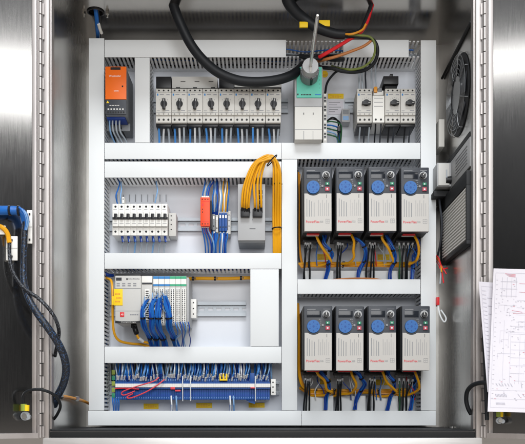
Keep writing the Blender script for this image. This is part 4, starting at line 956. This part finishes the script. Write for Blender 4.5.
wire('wire', [(438, 305, -.005), (440, 315, -.02), (444, 322, -.025), (446, 318, -.02), (441, 310, -.01)], .0018, 'wwire', 'white wire loop hanging under the small red connector')
wire('hose', [(489, 383.5, -.29), (482, 382.6, -.28), (473, 385, -.26), (467.4, 391, -.24), (466.2, 400, -.225), (468, 408, -.22), (471, 414, -.215)], .0044, 'rubber', 'short curved black cable at the lower right from door to cabinet', 'cable', n=12)

# ================================================================ left door and wall cables
wire('data_cable', [(-30, 210, -.34), (-8, 210.6, -.31), (8, 210.4, -.29), (18, 211, -.285), (23.5, 215, -.283), (25.6, 223, -.28)], lambda t: .0096 - .0016*t, 'blue', 'thick blue cable bundle crossing the left door', 'cable', n=14, ties=None)
for k, px in enumerate((10, 19)):
    b = MB(); c = P(px, 210.6, -.29); b.cyl(c-Vector((.002, 0, 0)), c+Vector((.002, 0, 0)), .0100, 'black', n=16); obj('cable_tie', b, label=['left', 'right'][k] + ' black tie around the thick blue bundle', cat='cable tie', group='ties on the blue door bundle')
for k in range(4):
    wire('wire', [(19+k, 207+k, -.298), (24+k*.5, 213, -.30), (26+k*.7, 222, -.295), (25+k*.4, 230, -.29)], .0020, 'lblue' if k % 2 else 'blue', f'{ORD[k]} loose blue strand bending into the braided sleeve', group='blue strands at the sleeve')
wire('braided_cable', [(25.4, 222, -.285), (24.4, 240, -.285), (23.6, 262, -.285), (23.8, 280, -.287), (28, 297, -.292), (37, 313, -.30), (48, 328, -.30), (58, 343, -.285), (64.5, 358, -.27), (66, 372, -.255), (63, 385, -.24), (57, 397, -.22), (54, 405, -.20)], lambda t: .0056 + .0022*min(1, t*1.5), 'braidb', 'thick black braided cable swinging from left door into cabinet', 'cable', n=14)
wire('braided_cable', [(9.4, 240, -.285), (9.6, 255, -.288), (13, 272, -.29), (24, 288, -.296), (38, 298, -.30), (49, 309, -.297), (56.4, 321, -.29), (59, 333, -.275), (57, 345, -.25), (55, 356, -.22)], .0036, 'braidm', 'thinner braided cable looping behind the thick one at the left', 'cable', n=12)
wire('wire', [(-20, 226, -.31), (-4, 225.6, -.29), (3, 228, -.288), (7.6, 234, -.286), (9.4, 243, -.286)], .0048, 'yellow', 'yellow cable entering the thinner braided sleeve on left door', 'cable')
for k, (x0, y0, x1, y1, lab) in enumerate([(26.6, 210, 32.2, 243.5, 'tall white clip strip on the left door beside the blue bundle'), (6, 236, 17.4, 260.4, 'larger white adhesive mount on the left door under the yellow cable'), (-4, 225.4, 5.4, 234.4, 'small white adhesive mount at the left edge')]):
    t = thing('cable_mount', P(x0, y1, -.27), lab, 'cable mount', 'white cable mounts on the left door')
    yfm = [-.268, -.279, -.286][k]
    b = MB(); b.R(x0, y0, x1, y1, yfm, yfm+.004, 'white', .0012)
    obj('base_pad', b, t)
    if k < 2:
        b = MB(); mid = (y0+y1)/2; b.R(x0+.2, mid-.3, x1-.2, mid+.3, yfm-.0006, yfm, 'lgrey'); obj('pad_seam', b, t)
        for ya in (y0+3, y1-5): b = MB(); b.R((x0+x1)/2-.8, ya, (x0+x1)/2+.8, ya+2, yfm-.002, yfm, 'black', .0004); obj('tie_saddle', b, t)
def lug(px, py, y, label, sc_=1.0, sheath=True):
    t = thing('earth_lug', P(px, py+10*sc_, y), label, 'earth lug', 'yellow green earth lugs on the doors')
    b = MB(); b.cyl(P(px-.6, py-6*sc_, y), P(px-.4, py+1*sc_, y), .0062*sc_, 'gy', n=12); b.cyl(P(px+2.2, py-5*sc_, y), P(px+2, py+1*sc_, y), .0055*sc_, 'ystick', n=12); obj('sleeve', b, t)
    b = MB(); c = P(px+.6, py+6*sc_, y); b.cyl(c+Vector((0, .006, 0)), c, .0088*sc_, 'zinc', n=20); b.cyl(c, c+Vector((0, -.006, 0)), .0058*sc_, 'screw', n=6); 
    c = P(px+3.4, py+7*sc_, y); b.cyl(c+Vector((0, .006, 0)), c+Vector((0, -.003, 0)), .0055*sc_, 'zinc', n=16); obj('ring_terminal', b, t)
lug(24.4, 410, -.285, 'green and yellow earth lug bolted low on the left door')
lug(499, 416, -.285, 'earth lug hanging below the paper sheets on the right door', .75)
wire('wire', [(23.6, 405, -.287), (23, 397, -.293), (27, 391.4, -.298), (37, 389.4, -.30), (48, 391.6, -.296), (57, 397.6, -.28), (60.4, 406, -.26), (57.4, 414, -.235), (54, 419, -.215)], .0030, 'rubber', 'thin black earth cable arching from left door lug into cabinet')
b = MB(); 
bt = thing('wall_bracket', P(70, 400, -.1), 'small amber strap with two bolts at the lower left wall', 'strap')
b.tube([P(60, 396.5, -.19), P(66, 396.8, -.15), P(74, 398.5, -.10), (P(82, 400.5, -.02)), P(90, 404, .05)], .0034, 'amber'); obj('strap', b, bt)
for px, py, y in ((61.5, 396.4, -.19), (77.6, 398.6, -.08)):
    b = MB(); c = P(px, py, y); b.cyl(c, c+Vector((-.004, -.012, 0)), .0058, 'screw', n=6); obj('bolt', b, bt)

# ================================================================ paper sheets on the right
def sheet(corners, yv, label, rows_):
    t = thing('paper_sheet', P(corners[3][0], corners[3][1], yv), label, 'paper sheet', 'wiring diagrams hanging at the right')
    nx, ny = 8, 14; vs = []; 
    def pt(u, v, d=0):
        a = Vector(corners[0])*(1-u) + Vector(corners[1])*u; c = Vector(corners[3])*(1-u) + Vector(corners[2])*u
        q = a*(1-v) + c*v
        return P(q.x, q.y, yv + .006*math.sin(u*3+v*2) + .005*math.sin(v*5) - .012*max(0, v-.85)*3*(1-u) ) + Vector((0, d, 0))
    b = MB()
    for d in (0, .0006): vs += [pt(i/nx, j/ny, d) for j in range(ny+1) for i in range(nx+1)]
    k = (nx+1)*(ny+1); fs = []
    for j in range(ny):
        for i in range(nx):
            a = j*(nx+1)+i; fs += [(a, a+nx+1, a+nx+2, a+1), (k+a, k+a+1, k+a+nx+2, k+a+nx+1)]
    for i in range(nx): fs += [(i, i+1, k+i+1, k+i), (ny*(nx+1)+i, k+ny*(nx+1)+i, k+ny*(nx+1)+i+1, ny*(nx+1)+i+1)]
    for j in range(ny): a = j*(nx+1); fs += [(a, k+a, k+a+nx+1, a+nx+1), (a+nx, a+2*nx+1, k+a+2*nx+1, k+a+nx)]
    b.add(vs, fs, 'paper'); obj('page', b, t)
    pr = MB()
    def line(u0, v0, u1, v1, m, w=.00022):
        n = 10
        for i in range(n):
            a = pt(u0+(u1-u0)*i/n, v0+(v1-v0)*i/n, -.0006); c = pt(u0+(u1-u0)*(i+1)/n, v0+(v1-v0)*(i+1)/n, -.0006)
            dd = (c-a).normalized(); o_ = Vector((-dd.z, 0, dd.x))*w*.7
            pr.add([a-o_, a+o_, c+o_, c-o_], [(0, 1, 2, 3)], m)
    rows_(line); obj('printed_diagram', pr, t, smooth=False)
def rA(line):
    for a in ((.04, .03, .97, .03), (.97, .03, .97, .97), (.97, .97, .04, .97), (.04, .97, .04, .03)): line(*a, 'printgrey')
    for k in range(26): line(.055, .08+k*.033, .085, .08+k*.033, 'printgrey', .0004)
    for k in range(3): line(.13, .09+k*.05, .42, .09+k*.05, 'printgrey', .0004)
    for k in range(4): line(.16+k*.08, .06, .16+k*.08, .20, 'printgrey', .0004)
    for k in range(3): line(.2+k*.03, .035+.008*k, .38, .04+.008*k, 'printred', .0006)
    line(.45, .10, .95, .11, 'printred', .0004); line(.45, .16, .95, .17, 'printred', .0004); line(.34, .29, .52, .30, 'printred', .0005); line(.36, .31, .6, .305, 'printred', .0005)
    for k in range(4): line(.42, .22+k*.05, .95, .22+k*.05, 'printgrey')
    for k, u in enumerate((.22, .34, .5, .62, .76, .86)): line(u, .36+(k % 3)*.05, u+.01, .80, 'printgrey')
    for k in range(6): line(.12+k*.05, .80, .15+k*.05, .82, 'printgrey', .0008)
    for k in range(4): line(.55+k*.09, .79, .57+k*.09, .83, 'printgrey', .0007)
    line(.04, .85, .97, .85, 'printgrey'); line(.04, .91, .97, .91, 'printgrey')
    for k in range(8): line(.12+k*.025, .875, .14+k*.025, .895, 'printgrey', .0009); line(.14+k*.02, .935, .15+k*.02, .95, 'printgrey', .0008)
    for k in range(5): line(.5+k*.08, .87, .54+k*.08, .89, 'printgrey', .0005)
    for k in range(7): line(.35, .40+k*.055, .6+.05*(k % 3), .40+k*.055, 'printgrey', .00025)
    rr = random.Random(3)
    for k in range(150):
        u, v = rr.uniform(.1, .93), rr.uniform(.05, .96); l_ = rr.uniform(.012, .035)
        line(u, v, u+l_, v+.001, 'printgrey' if rr.random() < .85 else 'printred', .0006)
    for k in range(16):
        u, v = rr.uniform(.1, .6), rr.uniform(.2, .8); line(u, v, u+rr.uniform(.1, .33), v, 'printgrey'); line(u, v, u, v+rr.uniform(.02, .12), 'printgrey')
def rB(line):
    for k in range(22): line(.12, .08+k*.036, .3, .08+k*.036, 'printgrey', .0005)
    line(.1, .04, .95, .04, 'printgrey'); line(.1, .04, .1, .95, 'printgrey')
    for k in range(3): line(.35, .14+k*.07, .8, .14+k*.07, 'printgrey', .0006)
sheet([(478.6, 281.5), (500, 283), (506, 402), (487.5, 392)], -.305, 'narrow sheet of paper tucked behind the larger one at right', rB)
sheet([(493.6, 268.4), (552, 270), (546, 413), (487.6, 411.5)], -.32, 'large printed wiring diagram sheet hanging on the right door', rA)
b = MB(); b.tube([P(484, 330, -.285), P(485.5, 370, -.285), P(487, 420, -.285)], .0042, 'rubber'); obj('door_strap', b, label='dark strap standing beside the hinge behind the papers', cat='strap')

# ================================================================ camera, light, world
cam = bpy.data.cameras.new('camera'); co = bpy.data.objects.new('camera', cam); COL.objects.link(co)
co.location = (0, -CD, 0); co.rotation_euler = (PI/2, 0, 0)
cam.sensor_width = 36; cam.lens = F/525*36; cam.shift_x = 0; cam.shift_y = (VY-222)/525; cam.clip_start = .01; cam.clip_end = 200
sc.camera = co
w = bpy.data.worlds.new('World'); sc.world = w; w.use_nodes = True
nt = w.node_tree; N = nt.nodes; L = nt.links; bg = N['Background']
tc = N.new('ShaderNodeTexCoord'); sp = N.new('ShaderNodeSeparateXYZ'); L.new(tc.outputs['Generated'], sp.inputs[0])
cr = N.new('ShaderNodeValToRGB'); el = cr.color_ramp.elements
mp = N.new('ShaderNodeMapRange'); mp.inputs['From Min'].default_value = -1; mp.inputs['From Max'].default_value = 1; L.new(sp.outputs['Z'], mp.inputs['Value']); L.new(mp.outputs[0], cr.inputs[0])
el[0].position = 0; el[0].color = (.25, .24, .22, 1); el[1].position = 1; el[1].color = (.75, .78, .8, 1)
for p_, c_ in ((.44, .22), (.5, .05), (.58, .04), (.64, .13), (.70, .36)):
    e_ = el.new(p_); e_.color = (c_, c_, c_*1.02, 1)
L.new(cr.outputs[0], bg.inputs['Color']); bg.inputs['Strength'].default_value = .85
def area(name, loc, target, sx_, sy_, power, col=(1, .98, .95)):
    l = bpy.data.lights.new(name, 'AREA'); l.shape = 'RECTANGLE'; l.size = sx_; l.size_y = sy_; l.energy = power; l.color = col
    o = bpy.data.objects.new(name, l); COL.objects.link(o); o.location = loc
    o.rotation_euler = (Vector(target)-Vector(loc)).to_track_quat('-Z', 'Y').to_euler(); return o
area('fill_lamp', (.25, -3.2, 1.0), (0, 0, .42), 1.7, 1.2, 60, (1, 1, 1))  # unseen soft source added behind the camera to flatten interior contrast
area('fill_lamp', (.1, -2.1, 2.6), (0, -1.1, -.75), 1.1, .9, 80, (.97, .985, 1))  # added source aimed at the floor so its bounce brightens downward faces
area('window_glow', (1.75, -2.4, 1.86), (-.5, -.3, .7), 1.1, .30, 8)
area('window_glow', (-1.75, -2.4, 1.98), (.5, -.3, .7), 1.0, .13, 3)
sc.view_settings.view_transform = 'Standard'; sc.view_settings.look = 'None'; sc.view_settings.exposure = -0.2; sc.view_settings.gamma = 1
